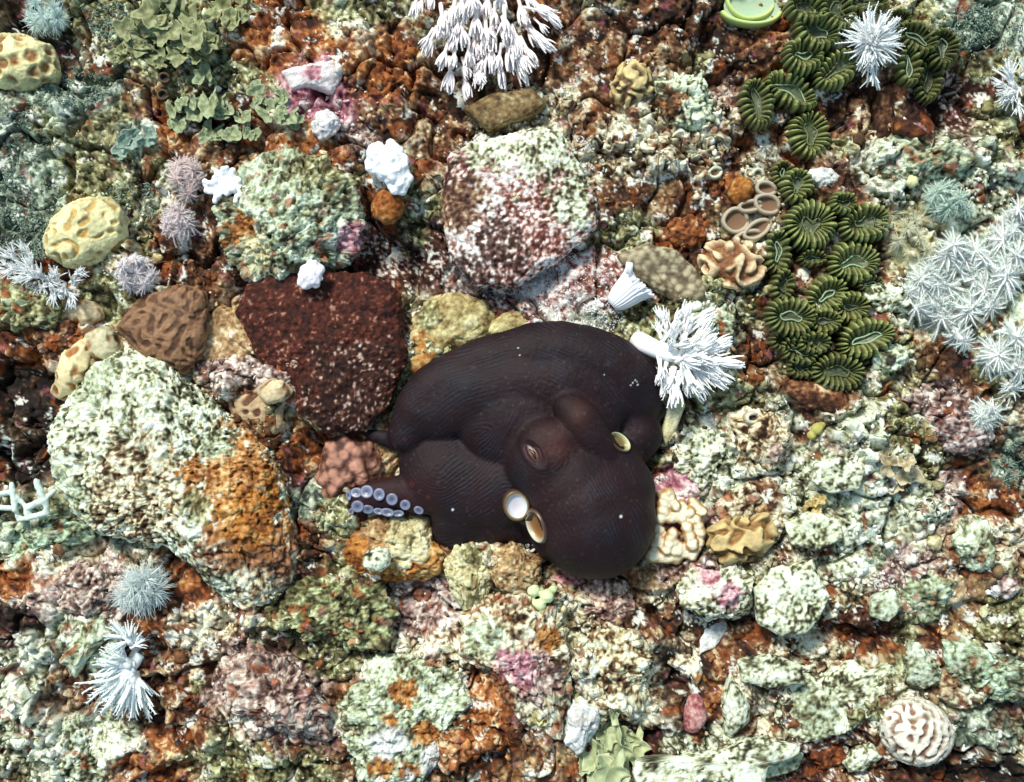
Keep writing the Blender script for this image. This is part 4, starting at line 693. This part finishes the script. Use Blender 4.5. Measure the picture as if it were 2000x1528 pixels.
# the branching colony beside the octopus
bl = [(1300,660,30,60,70),(1330,640,32,70,70),(1345,650,32,40,70),(1300,640,28,110,70),(1360,690,34,20,72),(1375,705,36,-10,72),(1370,725,36,-40,72),(1350,735,34,-70,72),(1325,735,32,-95,72),(1300,728,28,-100,70),(1345,695,34,40,60),(1320,700,34,0,45),(1330,715,34,-60,60),(1350,675,32,50,70),(1375,680,30,20,72),(1310,680,30,90,40),(1360,715,34,-20,60),(1285,700,26,-80,60),(1390,720,30,-35,74),(1335,668,28,70,60)]
soft('big white branching soft coral with long drooping fingers beside the octopus crown', 1300, 685, bl, 'tulip', (250,250,250), (252,252,252), stalk=[(1244,664,0,18),(1258,672,16,19),(1280,682,24,17),(1306,690,30,18),(1330,700,30,10)], lift=40)
soft('ruffle of white feathery fingers growing through the branching soft coral', 1335, 700, [(1330,690,42,60,60),(1345,680,42,40,70),(1350,700,44,10,70),(1350,718,44,-30,70),(1335,728,42,-70,70),(1315,728,40,-95,70),(1315,665,38,95,70),(1335,655,38,65,72),(1370,690,38,10,70),(1372,712,38,-25,70),(1330,705,38,-60,40),(1300,715,34,-110,70),(1360,735,36,-55,72),(1290,655,30,110,70)], 'plume', (250,250,250), (252,252,252), lift=36)
print('soft', round(time.time()-T0, 1))
# white frilly cup sponge
def frilly_cup():
    b = np.array([1196, 596.0]); t = np.array([1247, 552.0]); zb = zg(1200, 590)+16; ax = np.array([(t-b)[0], -(t-b)[1], 14.0]); L = np.linalg.norm(ax); ax /= L
    s0 = 1-(zb+20)/H; root = link('frilly_sponge', None, None, P(b[0], b[1], zb), 'pure white cone shaped sponge with a frilly crown above the octopus crown', 'sponge')
    u = np.cross(ax, [0, 0, 1]); u /= np.linalg.norm(u); v = np.cross(u, ax)
    def rings(nm, prof, nth, fr):
        V = []; th = np.linspace(0, 2*math.pi, nth, endpoint=False)
        for (h, r_) in prof:
            rib = 1 + .03*np.cos(th*26); f = fr*max(0, h-.72)*(gn(np.cos(th)*4, np.sin(th)*4, h*3, 4)*1.4)
            for k in range(nth): V.append(ax*(h*L + f[k]*30) + (u*math.cos(th[k]) + v*math.sin(th[k]))*r_*rib[k]*(1+f[k]))
        link(nm, mesh(nm, np.array(V)*K*s0, grid_faces(len(prof), nth, True), lin((242,244,248)), M_SOFT), root)
    rings('cup', [(0,.5),(.0,14),(.12,20),(.3,25),(.5,28),(.7,31),(.85,34),(1,36),(1.03,33),(.9,26),(.86,12),(.85,.5)], 150, 1.0)
    mb = MB(); r = random.Random(5)
    for k in range(54):
        a = r.uniform(0, 6.28); rr = r.uniform(12, 35); p = ax*L*.92 + (u*math.cos(a)+v*math.sin(a))*rr; d = (u*math.cos(a)+v*math.sin(a))*.6 + ax*.9
        q = p + d*r.uniform(6, 12); mb.tube(np.array([p, (p+q)/2+r.uniform(-1, 1), q])*K*s0, np.array([3.2, 2.6, 3.4])*K, 6, lin((244,246,250)))
    for (a, L2) in ((2.2, 30), (5.3, 34), (5.0, 26), (2.5, 20)):
        p = ax*L*.95 + (u*math.cos(a)+v*math.sin(a))*32; q = p + ((u*math.cos(a)+v*math.sin(a))*.8+ax*.5)*L2; m_ = (p+q)/2 + v*3
        mb.tube(np.array([p, m_, q, q + (u*math.cos(a+1)+ax)*5])*K*s0, np.array([5, 3.6, 4.2, 3])*K, 8, lin((244,246,250)))
    link('crown', mb.build('crown', M_SOFT), root)
frilly_cup()

# ------------------------------------------------------------------ leafy algae
def leaf_mesh(seed, c0, c1, lobes=5):
    n, m = 30, 8; th = np.linspace(-2.5, 2.5, n); r = 1 + .07*np.cos(th*lobes) + .5*gn(th*1.3+seed*9, 0*th, 0, seed) + .2*gn(th*5+seed, 0*th, 0, seed)
    V = []; Cc = []
    for s in (1, -1):
        for j in range(m):
            t = j/(m-1); x = np.cos(th)*r*t; y = np.sin(th)*r*t*.85
            z = .3*t*t + .16*gn(x*1.6+seed, y*1.6, 0, seed+2) + .1*t*np.sin(th*3+seed) + s*.035*(1-t*.7)
            V.append(np.stack([x, y, z], -1)); q = np.clip(t**3*.5 + .9*gn(x*3, y*3+seed, 0, 3) + .5*gn(x*9, y*9+seed, 0, 3) + .3, 0, 1)[:, None]
            Cc.append(lin(c0)*(1-q)+lin(c1)*q)
    F = grid_faces(m, n); k = m*n
    e = (m-1)*n; edge = [[e+i, e+i+1, k+e+i+1, k+e+i] for i in range(n-1)]
    return mesh('blade', np.concatenate(V), np.concatenate([F[:, ::-1] * 1, F + k, edge]), np.concatenate(Cc), M_LEAF)
def leafy(label, cx, cy, lst, c0, c1):
    root = link('leafy_algae', None, None, P(cx, cy, zg(cx, cy)), label, 'algae'); ms = [leaf_mesh(s+int(cx) % 50, c0, c1, 4+s) for s in range(4)]; r = random.Random(int(cx))
    lst = list(lst) + [(x+r.uniform(-.8, .8)*q, y+r.uniform(-.8, .8)*q, q*r.uniform(.4, .75), d+r.uniform(-60, 60)) for (x, y, q, d) in lst for _ in range(2)]
    for n, (px, py, sz, dd) in enumerate(lst):
        z = zg(px, py) + 12 + r.uniform(0, 14); o = link('blade', ms[n % 4], root, P(px, py, z) - np.array(root.location))
        d = math.radians(dd); o.rotation_mode = 'QUATERNION'
        o.rotation_quaternion = Quaternion((0, 0, 1), d) @ Quaternion((0, 1, 0), r.uniform(-.5, .25)) @ Quaternion((1, 0, 0), r.uniform(-.4, .4)); o.scale = (sz*K, sz*K*r.uniform(.8, 1.1), sz*K)
leafy('grey green lobed algae leaves carpeting the rust rock at the upper edge', 350, 90, [(300,30,34,200),(340,20,32,120),(385,40,34,240),(285,75,30,160),(300,100,32,220),(270,95,26,180),(380,70,28,300),(400,85,26,330),(330,60,30,260),(430,20,30,60),(455,40,26,280),(350,105,24,200),(390,110,22,270),(430,75,22,320),(250,60,24,150),(320,5,30,90),(480,15,26,0),(230,110,20,200)], (104,104,66), (164,170,126))
leafy('sage green rounded algae leaves drooping toward the pink crust', 410, 210, [(410,200,32,270),(385,215,26,230),(430,215,24,300),(340,210,22,280),(350,240,18,260),(415,255,24,250),(450,265,22,290),(400,150,22,100),(380,165,20,60),(475,230,20,330),(500,190,22,20),(520,215,24,300),(540,190,22,330),(560,225,24,250),(575,235,18,270),(490,255,18,240)], (110,114,76), (170,184,146))
leafy('teal grey algae blade on the granular slope under the dark gap', 270, 270, [(255,270,26,200),(285,265,22,320),(240,290,20,220)], (116,138,122), (166,186,168))
leafy('broad pale olive algae leaf with lobed edge near the bottom', 1190, 1440, [(1185,1430,46,240),(1200,1460,50,290),(1190,1395,30,80),(1215,1445,34,350),(1165,1475,34,230),(1190,1500,40,270)], (148,156,112), (194,202,160))
leafy('tiny yellow green algae fringe on the rust hollow above the bottom', 1045, 1395, [(1035,1395,18,200),(1055,1400,16,300),(1045,1405,14,250)], (170,166,96), (210,206,150))
leafy('translucent olive brown algae pair with pale round tips in the right rubble', 1750, 925, [(1735,910,26,150),(1750,935,30,270),(1775,920,26,330)], (150,130,80), (206,196,170))
leafy('mustard algae scrap in the chalky rubble', 1580, 1000, [(1590,990,20,30),(1570,1005,18,200)], (166,130,60), (220,206,150))

# ------------------------------------------------------------------ the octopus
OX, OY = 1030.0, 880.0
def OP(px, py, z):                                       # layout point -> octopus-local metres
    return P(px, py, OZ + z) - OL
OZ = 2.0; OL = P(OX, OY, OZ)
octo = link('octopus', None, None, tuple(OL), 'dark maroon octopus sprawled over the reef, one sucker lined arm tip showing', 'octopus')
import bmesh
def octopus_skin():
    bm = bmesh.new(); bmesh.ops.create_uvsphere(bm, u_segments=32, v_segments=20, radius=1)
    SV = np.array([v.co for v in bm.verts]); SQ = np.array([[v.index for v in f.verts] for f in bm.faces if len(f.verts) == 4]); ST = np.array([[v.index for v in f.verts] for f in bm.faces if len(f.verts) == 3]); bm.free()
    Vs = []; Qs = []; Ts = []; n = 0
    def ell(x, y, z, r, zs=1.0, rx=None, rot=0):
        nonlocal n
        s = (1-(OZ+z)/H)*K; v = SV*[rx or r, r, r*zs]
        if rot:
            c, d = math.cos(rot), math.sin(rot); v = np.stack([v[:, 0]*c - v[:, 1]*d, v[:, 0]*d + v[:, 1]*c, v[:, 2]], -1)
        v = v*s + OP(x, y, z); Vs.append(v); Qs.append(SQ+n); Ts.append(ST+n); n += len(v)
    def chain(ps, zs=1.0, step=.3):
        for a, b in zip(ps[:-1], ps[1:]):
            a = np.array(a, float); b = np.array(b, float); L = np.hypot(*(a-b)[:2]); m = max(2, int(L/(min(a[3], b[3])*step)))
            for t in np.linspace(0, 1, m): q = a*(1-t)+b*t; ell(q[0], q[1], q[2], q[3], zs)
    # arched upper arm mass
    chain([(802,842,36,46),(822,800,44,54),(852,764,50,57),(900,738,54,58),(948,716,58,58),(995,705,60,60),(1045,696,64,67),(1095,694,66,67),(1140,700,66,66),(1190,718,62,66),(1222,742,58,64),(1242,772,50,54)], .85, .1)
    chain([(860,800,40,70),(930,770,52,80),(1010,750,60,80),(1100,750,66,80),(1180,770,56,70)], .85, .12)
    ell(1020, 810, 52, 125, .62, 135); ell(1130, 800, 58, 95, .7)
    # lower left lobe and its skirt
    chain([(842,905,22,64),(872,920,30,86),(930,948,38,88),(985,948,46,86)], .68, .12)
    chain([(900,1000,20,60),(960,1000,24,62),(1020,1000,24,64)], .7)
    # head and eye mounds
    ell(1075, 900, 84, 92, .95); chain([(1062,870,118,54),(1088,864,124,46)], .9, .15)
    chain([(1112,796,126,31),(1134,818,138,38),(1156,850,132,38),(1168,884,112,42)], .95, .15)
    # mantle
    chain([(1095,915,92,86),(1120,945,92,98),(1150,985,86,113),(1163,1014,80,119)], .86)
    chain([(1180,920,72,78),(1195,960,76,86)], .9); chain([(1085,1010,62,62),(1095,1040,60,60)], .9)
    # folds at the far side
    chain([(1238,815,40,46),(1244,850,38,50),(1240,868,30,42)], .85); chain([(1270,812,30,22),(1287,802,30,17)], 1)
    # small arm under the maroon dome
    chain([(822,872,18,22),(790,866,16,22),(758,858,14,18),(730,850,12,13),(706,845,10,6)], .8)
    # arm tip rolled to show its suckers
    chain([(850,965,26,42),(812,966,28,38),(775,962,30,33),(738,966,28,30),(708,974,24,26),(694,990,18,21),(706,1008,12,14)], .85)
    # ragged web skirt, a low slab
    pol = np.array([(838,985),(842,1030),(850,1058),(866,1066),(884,1078),(898,1066),(912,1054),(930,1048),(944,1056),(956,1070),(974,1076),(992,1070),(1008,1066),(1032,1074),(1062,1092),(1100,1060),(1080,960),(960,900),(860,920)], float)
    c = pol.mean(0); rows = []
    for (f, z) in ((0, 40), (.5, 38), (.82, 30), (.95, 22), (1.0, 12), (1.0, 2), (.96, -8), (0, -8)): rows.append(np.array([OP(*(c+(q-c)*max(f, .01)), z) for q in pol]))
    Vs.append(np.concatenate(rows)); Qs.append(grid_faces(len(rows), len(pol), True)[:, ::-1]+n); n += len(rows)*len(pol)
    src = mesh('octopus_source', np.concatenate(Vs), np.concatenate(Ts), None, None, True, Q=np.concatenate(Qs))
    tmp = bpy.data.objects.new('octopus_source', src); col.objects.link(tmp)
    m = tmp.modifiers.new('r', 'REMESH'); m.mode = 'VOXEL'; m.voxel_size = .00085; m.adaptivity = 0
    m = tmp.modifiers.new('s', 'SMOOTH'); m.factor = .6; m.iterations = 110
    dg = bpy.context.evaluated_depsgraph_get(); ev = tmp.evaluated_get(dg); me = bpy.data.meshes.new_from_object(ev)
    bpy.data.objects.remove(tmp); bpy.data.meshes.remove(src)
    me.name = 'body'; N = len(me.vertices); co = np.empty(N*3, np.float32); me.vertices.foreach_get('co', co); co = co.reshape(-1, 3)
    nr = np.empty(N*3, np.float32); me.vertex_normals.foreach_get('vector', nr); nr = nr.reshape(-1, 3)
    wz = co[:, 2]/K + OZ; s = 1 - wz/H
    px = 1000 + (co[:, 0]+OL[0])/K/s; py = 764 - (co[:, 1]+OL[1])/K/s
    x = px; y = py
    # fold lines: a field whose level sets run along the arms and mantle and circle the eyes
    A = np.array([(1215,1110),(1165,1000),(1120,900),(1070,850),(1000,830),(930,850),(850,905)], float); D = np.full(N, 1e9)
    for a, b in zip(A[:-1], A[1:]):
        ab = b-a; t = np.clip(((x-a[0])*ab[0]+(y-a[1])*ab[1])/(ab@ab), 0, 1); D = np.minimum(D, np.hypot(x-a[0]-t*ab[0], y-a[1]-t*ab[1]))
    D = D + 12*gn(x/110, y/110, 0, 70) + 3*gn(x/38, y/38, 0, 71)
    for (ex, ey, er, rx, ry) in ((1060,870,60,1,1),(1138,838,50,1,.7)):
        d = np.hypot((x-ex)/rx, (y-ey)/ry); wgt = np.exp(-(np.maximum(0, d-er)/30)**2); D = D*(1-wgt) + (d*1.0)*wgt
    fold = sstep(28, 60, np.hypot(x-1060, y-870))*(.35+.65*sstep(-.25, .3, gn(x/80, y/80, 0, 72)))
    fold = fold*np.where(y > 1085, .35, 1)*(1-.6*sstep(900, 820, x)*sstep(870, 900, y))
    dsp = .36*K*fold*sstep(-.35, .3, gn(x/40, y/40, 0, 80))*np.sin(D*2*math.pi/7.4) + K*(gn(x/80, y/80, wz/80, 73)*2.2 + gn(x/9, y/9, wz/9, 74)*.45 + gn(x/4.5, y/4.5, wz/4.5, 78)*.3)
    # eye socket and its lids
    for (ex, ey, r_) in ((1043,886,26),):
        u = (x-ex)*math.cos(.95)+(y-ey)*math.sin(.95); v = -(x-ex)*math.sin(.95)+(y-ey)*math.cos(.95); q = np.hypot(u/r_, v/(r_*.5))
        dsp += np.where(wz > 80, K*(-6*np.exp(-q**2*1.6) + 2.6*np.exp(-((q-1.35)/.3)**2)), 0)
    co = co + nr*dsp[:, None]; me.vertices.foreach_set('co', co.ravel())
    base = lin((31,15,19)); blue = lin((36,42,57)); red = lin((66,32,26)); grey = lin((22,19,26))
    C = np.tile(base, (N, 1)); n3 = gn(x/60, y/60, wz/60, 75)[:, None]
    C = C*(1+.35*n3) ; g = sstep(.0, .6, gn(x/90, y/90, 0, 76))[:, None]*.55; C = C*(1-g)+grey*g
    line = (fold*sstep(.25, .95, np.sin(D*2*math.pi/7.4+.6))*sstep(-.3, .4, gn(x/30, y/30, 0, 79)))[:, None]*.6; C = C*(1-line)+blue*line
    m_ = np.exp(-(((x-1085)/40)**2+((y-868)/36)**2))[:, None]*.8; C = C*(1-m_)+red*m_
    m_ = np.exp(-(((x-1132)/22)**2+((y-812)/38)**2))[:, None]*.7; C = C*(1-m_)+lin((60,32,27))*m_
    m_ = np.exp(-(((x-1085)/90)**2+((y-1000)/60)**2))[:, None]*.2; C = C*(1-m_)+lin((60,26,26))*m_
    m_ = (sstep(880, 830, x)*sstep(900, 950, y)*.3)[:, None]; C = C*(1-m_)+lin((60,26,26))*m_
    m_ = sstep(.93, .97, _w[_hash((x/5).astype(int), (y/5).astype(int), 0)][:, 0])[:, None]*.05*(np.abs(gn(x/9, y/9, 0, 77))[:, None] > .25); C = C*(1-m_)+lin((150,140,140))*m_
    for (sx, sy, sr) in ((805,946,6),(836,972,5),(770,868,4),(790,858,4)): m_ = sstep(1.2, .7, np.hypot(x-sx, y-sy)/sr)[:, None]; C = C*(1-m_*.4)+lin((90,42,38))*m_*.4
    for (sx, sy, sr) in ((1236,748,1.6),(1241,743,1.4),(1246,752,1.5),(1232,753,1.3),(1244,746,1.2),(884,996,2.6),(1015,694,1.5),(1180,732,1.4),(1012,680,1.2),(1213,1009,3)): m_ = sstep(1.3, .7, np.hypot(x-sx, y-sy)/sr)[:, None]; C = C*(1-m_)+lin((196,204,206))*m_
    C4 = np.ones((N, 4), np.float32); C4[:, :3] = C
    at = me.color_attributes.new('Col', 'FLOAT_COLOR', 'POINT'); at.data.foreach_set('color', C4.ravel())
    me.polygons.foreach_set('use_smooth', np.ones(len(me.polygons), bool))
    me.materials.clear(); me.materials.append(M_OCTO); me.update()
    return me
M_OCTO = reef_mat('octopus_skin', .62, .35, .28, 900, spec=.22)
body = link('body', octopus_skin(), octo)
from mathutils.bvhtree import BVHTree
_vs = np.empty(len(body.data.vertices)*3, np.float32); body.data.vertices.foreach_get('co', _vs)
BV = BVHTree.FromPolygons([Vector(v) for v in _vs.reshape(-1, 3)], [p.vertices[:] for p in body.data.polygons])
def on_skin(px, py, up=2.0, blend=.6):
    o = Vector(P(px, py, 400) - OL); d = (Vector(P(px, py, 0) - OL) - o).normalized(); h = BV.ray_cast(o, d)
    if h[0] is None: return None
    n = h[1].lerp(Vector((0, 0, 1)), 1-blend).normalized(); return h[0] + n*up*K, n
print('octopus', len(body.data.vertices), round(time.time()-T0, 1))
M_SHINY = reef_mat('octopus_suckers', .35, .1, .05, 500, spec=.5)
def disc(name, label, px, py, z, rx, ry, deg, tiltx, tilty, prof, cols, parent=octo, nth=40, mat=None, up=None, blend=.7, cres=None):
    """a turned form: prof (radius factor, height) from the centre outward"""
    th = np.linspace(0, 2*math.pi, nth, endpoint=False); V = []; Cc = []
    for (r_, h_), c_ in zip(prof, cols):
        for t in th: V.append((math.cos(t)*r_*rx, math.sin(t)*r_*ry, h_)); Cc.append(lin(c_))
    if cres is not None:
        Cc = np.array(Cc); q = np.tile(.5+.5*np.cos(th-cres), len(prof))[:, None]**1.3; Cc = Cc*q + lin((56,36,34))*(1-q) if False else np.where(Cc.mean(1, keepdims=True) > .12, Cc*q + lin((78,54,40))*(1-q), Cc)
    F = grid_faces(len(prof), nth, True)
    me = mesh(name, np.array(V)*K*(1-(OZ+z)/H), F, np.array(Cc), mat or M_SHINY); o = link(name, me, parent, OP(px, py, z))
    o.rotation_euler = (math.radians(tiltx), math.radians(tilty), math.radians(deg))
    if label: o['label'] = label
    hs = on_skin(px, py, up, blend) if up is not None else None
    if hs:
        o.location = hs[0]; o.rotation_mode = 'QUATERNION'; o.rotation_quaternion = Vector((0, 0, 1)).rotation_difference(hs[1]) @ Quaternion((0, 0, 1), math.radians(deg))
    return o
LV = (140,146,170); LD = (96,86,116); DK = (40,26,34)
SPR = [(.02,.9),(.08,.95),(.13,1.0),(.5,1.6),(.8,2.8),(.97,2.6),(1.06,.6),(.95,-3)]; SCL = [(40,30,48),(60,48,74),(84,86,112),(104,110,134),(130,136,156),(110,114,136),(130,112,146),(70,44,58)]
sk0 = None
for (px, py, z, r_, sq, dg) in [(681,968,38,10,.55,80),(697,963,48,12,.9,0),(717,961,53,13,1,0),(741,966,54,12,1,0),(766,975,54,12,1,0),(792,986,54,11,1,0),(818,996,50,10,.75,30),
     (686,1000,26,10,.6,-60),(699,989,38,12,.9,0),(719,994,42,11,.9,0),(740,999,42,10,.7,10),(757,1001,42,13,.65,10),(778,1003,40,12,.6,0)]:
    hs = on_skin(px, py, 1.2, .5)
    if sk0 is None: sk0 = disc('sucker', None, px, py, z, 10, 10, 0, 0, 0, SPR, SCL, nth=24); o = sk0
    else: o = sk0.copy(); col.objects.link(o); o.parent = octo; o.location = OP(px, py, z)
    o.scale = (r_/10*rnd.uniform(.92, 1.08), r_*sq/10*rnd.uniform(.9, 1.08), r_/10); o.rotation_mode = 'QUATERNION'; nn = hs[1] if hs else Vector((0, 0, 1))
    if hs: o.location = hs[0]
    o.rotation_quaternion = Vector((0, 0, 1)).rotation_difference(nn) @ Quaternion((0, 0, 1), math.radians(-dg))
disc('sucker', 'pale lilac sucker edge peeping from under the web', 976, 1074, 16, 16, 6, 8, -20, 0, SPR, SCL)
# funnel with its white open end, and the gill opening behind it
TP = [(.02,-4),(.6,-3.5),(.74,-1),(.80,2.5),(.86,4.2),(1.0,4.5),(1.08,2),(1.1,-6),(1.12,-14)]
TC = [(214,206,214),(222,214,220),(196,206,206),(206,224,218),(150,120,84),(96,74,46),(78,60,44),(64,44,38),(58,36,36)]
fo = disc('funnel', 'open funnel end with a white disc inside a brown rim', 1006, 984, 112, 24, 29, 14, 0, 0, TP, TC, up=16, blend=.75)
t0 = fo.location; t1 = Vector(OP(1052, 996, 60)); mb = MB()
mb.tube(np.array([t0.lerp(t1, .3), t0.lerp(t1, .42), t0.lerp(t1, .6), t1]), np.array([27, 30, 36, 40])*K, 28, np.array([lin((60,44,34)), lin((70,48,38)), lin((48,28,32))]))
link('funnel_tube', mb.build('funnel_tube', M_OCTO), octo)
GP = [(.02,-6),(.5,-6),(.7,-4.5),(.84,1),(.93,4),(1.02,3),(1.1,-3),(1.16,-18)]
GC = [(110,70,34),(128,84,42),(140,96,50),(190,180,150),(206,204,180),(110,100,82),(56,38,38),(46,28,32)]
disc('gill_opening', 'oval gill opening with orange brown lining and pale rim', 1052, 1026, 104, 24, 33, 24, 0, 0, GP, GC, up=7, blend=.7, cres=3.6)
disc('gill_opening', 'far gill opening with a cream green rim', 1207, 866, 112, 24, 17, -32, 0, 0, GP, [(96,80,46),(112,96,56),(130,114,66),(196,198,150),(210,214,166),(120,120,86),(56,40,40),(46,28,32)], up=6, blend=.6, cres=1.0)
# the eye: globe part, slit pupil and lids
eye = disc('eye', 'copper brown eye with dark slit pupil', 1042, 887, 158, 14, 28, 32, 0, 0, [(.02,5),(.3,4.8),(.6,3.6),(.85,1.5),(1,-1),(1.05,-5)], [(60,30,20),(76,38,24),(66,34,24),(52,28,24),(44,25,27),(38,22,25)], up=0, blend=.8)
mb = MB(); mb.tube(np.array([(0,19,1.6),(-1.5,9,4.6),(1,0,5.6),(-1,-9,4.6),(1,-19,1.6)])*K*.94, np.array([.8,2.2,3,2.2,.8])*K, 8, lin((10,8,10)), .35)
pu = link('pupil', mb.build('pupil', M_SHINY), eye)
mb = MB()
for k, (dx, cc) in enumerate(((5.5,(112,62,34)),(-5,(88,50,32)))): mb.tube(np.array([(dx*.5,17,2),(dx,8,4.0),(dx*1.05,0,4.6),(dx,-8,4.0),(dx*.5,-17,2)])*K*.94, np.array([.7,1.5,1.7,1.5,.7])*K, 6, lin(cc), .5)
link('iris', mb.build('iris', M_SHINY), eye)
for sgn in (-1, 1):
    mb = MB(); mb.tube(np.array([(0,28,-2),(sgn*10,18,2),(sgn*14,0,4),(sgn*10,-18,2),(0,-28,-2)])*K*.94, np.array([2,4,4.6,4,2])*K, 10, lin((60,38,44))); link('eyelid', mb.build('eyelid', M_OCTO), eye)

# ------------------------------------------------------------------ crumbs of broken coral and turf algae
def crumbs(name, n, sizes, seed, rings, zlift):
    r = np.random.default_rng(seed); bm = bmesh.new(); bmesh.ops.create_icosphere(bm, subdivisions=rings, radius=1); SV = np.array([v.co for v in bm.verts]); SF = np.array([[v.index for v in f.verts] for f in bm.faces]); bm.free()
    px = r.uniform(-60, 2060, n*2); py = r.uniform(-60, 1590, n*2)
    Wt = regions(px.astype(np.float32), py.astype(np.float32)); dens = (Wt*np.array([dict(crust=1, crustw=1, olive=.9, mauve=.9, brown=.4, rust=.35, mint=.8, cream=.8, grain=.5, pink=.4, teal=.3, tan=.2, orange=.3).get(k, .12) for k in RK])).sum(-1)
    k = r.random(n*2) < dens; px, py, Wt = px[k], py[k], Wt[k]
    keep = np.ones(len(px), bool)
    for (cx, cy, R) in [(1020,860,215),(1165,1010,120)]: keep &= np.hypot(px-cx, py-cy) > R
    px, py, Wt = px[keep], py[keep], Wt[keep]; N = len(px)
    nf = [r.uniform(-.5, .62, N), r.uniform(-.5, .5, N), r.uniform(-.4, .4, N)]
    C = sum(pcol(rg, nf, .12)*Wt[:, i][:, None] for i, rg in enumerate(RK))
    sz = sizes[0] + (sizes[1]-sizes[0])*r.random(N)**2.2
    Vs = np.empty((N, len(SV), 3), np.float32)
    for i in range(N):
        q = r.normal(size=(3, 3)); q, _ = np.linalg.qr(q); v = SV*(1+.34*r.normal(size=(len(SV), 1)).clip(-1.4, 1.4)) @ np.diag(r.uniform(.4, 1.3, 3)) @ q
        z = lookup(Z, px[i], py[i]); Vs[i] = [(px[i]-1000), (764-py[i]), z+sz[i]*zlift]; Vs[i] += v*sz[i]
    F = (SF[None]+(np.arange(N)*len(SV))[:, None, None]).reshape(-1, 3)
    C = np.repeat(C, len(SV), 0)*np.exp(r.normal(size=(N*len(SV), 1))*.38)
    link(name, mesh(name, Vs.reshape(-1, 3)*K, F, C, M_REEF), label='loose crumbs of broken coral strewn over the reef bed', cat='rubble', kind='stuff')
crumbs('coral_crumbs', 8000, (2.2, 6.5), 5, 1, .2)
crumbs('coral_gravel', 500, (7, 14), 6, 2, -.1)
def turf(name, label, areas, n, L, c0, c1, seed):
    r = random.Random(seed); mb = MB()
    for (cx, cy, rx, ry) in areas:
        for k in range(n):
            a = r.uniform(0, 6.28); q = math.sqrt(r.random()); x = cx+math.cos(a)*rx*q; y = cy+math.sin(a)*ry*q; z = lookup(Z, x, y)
            d = Vector((r.uniform(-1, 1), r.uniform(-1, 1), r.uniform(.5, 1.2))).normalized(); l = r.uniform(.5, 1)*L; b = Vector((x-1000, 764-y, z-2)); s = Vector((-d.y, d.x, 0)).normalized()*r.uniform(1.2, 2.2)
            c = lin(c0)*(1-(t := r.random()))+lin(c1)*t; m = b+d*l*.55; e = b+d*l+Vector((r.uniform(-4, 4), r.uniform(-4, 4), -3)); u = Vector((0, 0, 1.2))
            mb.add(np.array([b+s, b-s, b+u, m+s*.7, m-s*.7, m+u, e])*K, [[0,1,4,3],[1,2,5,4],[2,0,3,5],[3,4,6,6],[4,5,6,6],[5,3,6,6]], c)
    link(name, mb.build(name, M_LEAF, False), label=label, cat='turf algae', kind='stuff')
turf('teal_turf', 'fuzzy teal turf algae on the shaded side of the reef', [(140,180,90,45),(60,340,80,120),(100,470,60,40),(30,420,50,80),(1960,60,80,50),(1880,60,60,40),(1985,905,40,50),(230,50,50,40),(260,400,60,50)], 420, 15, (66,84,74), (156,180,162), 3)
turf('fuzz', 'short pale fuzz coating the granular table coral and crust', [(1110,320,50,55),(1130,420,35,50),(960,290,70,20),(1120,570,80,70),(1000,560,90,25),(1170,620,40,30)], 420, 9, (214,214,216), (246,248,250), 4)
print('total tris', sum(len(m.polygons) for m in bpy.data.meshes), 'time', round(time.time()-T0, 1))
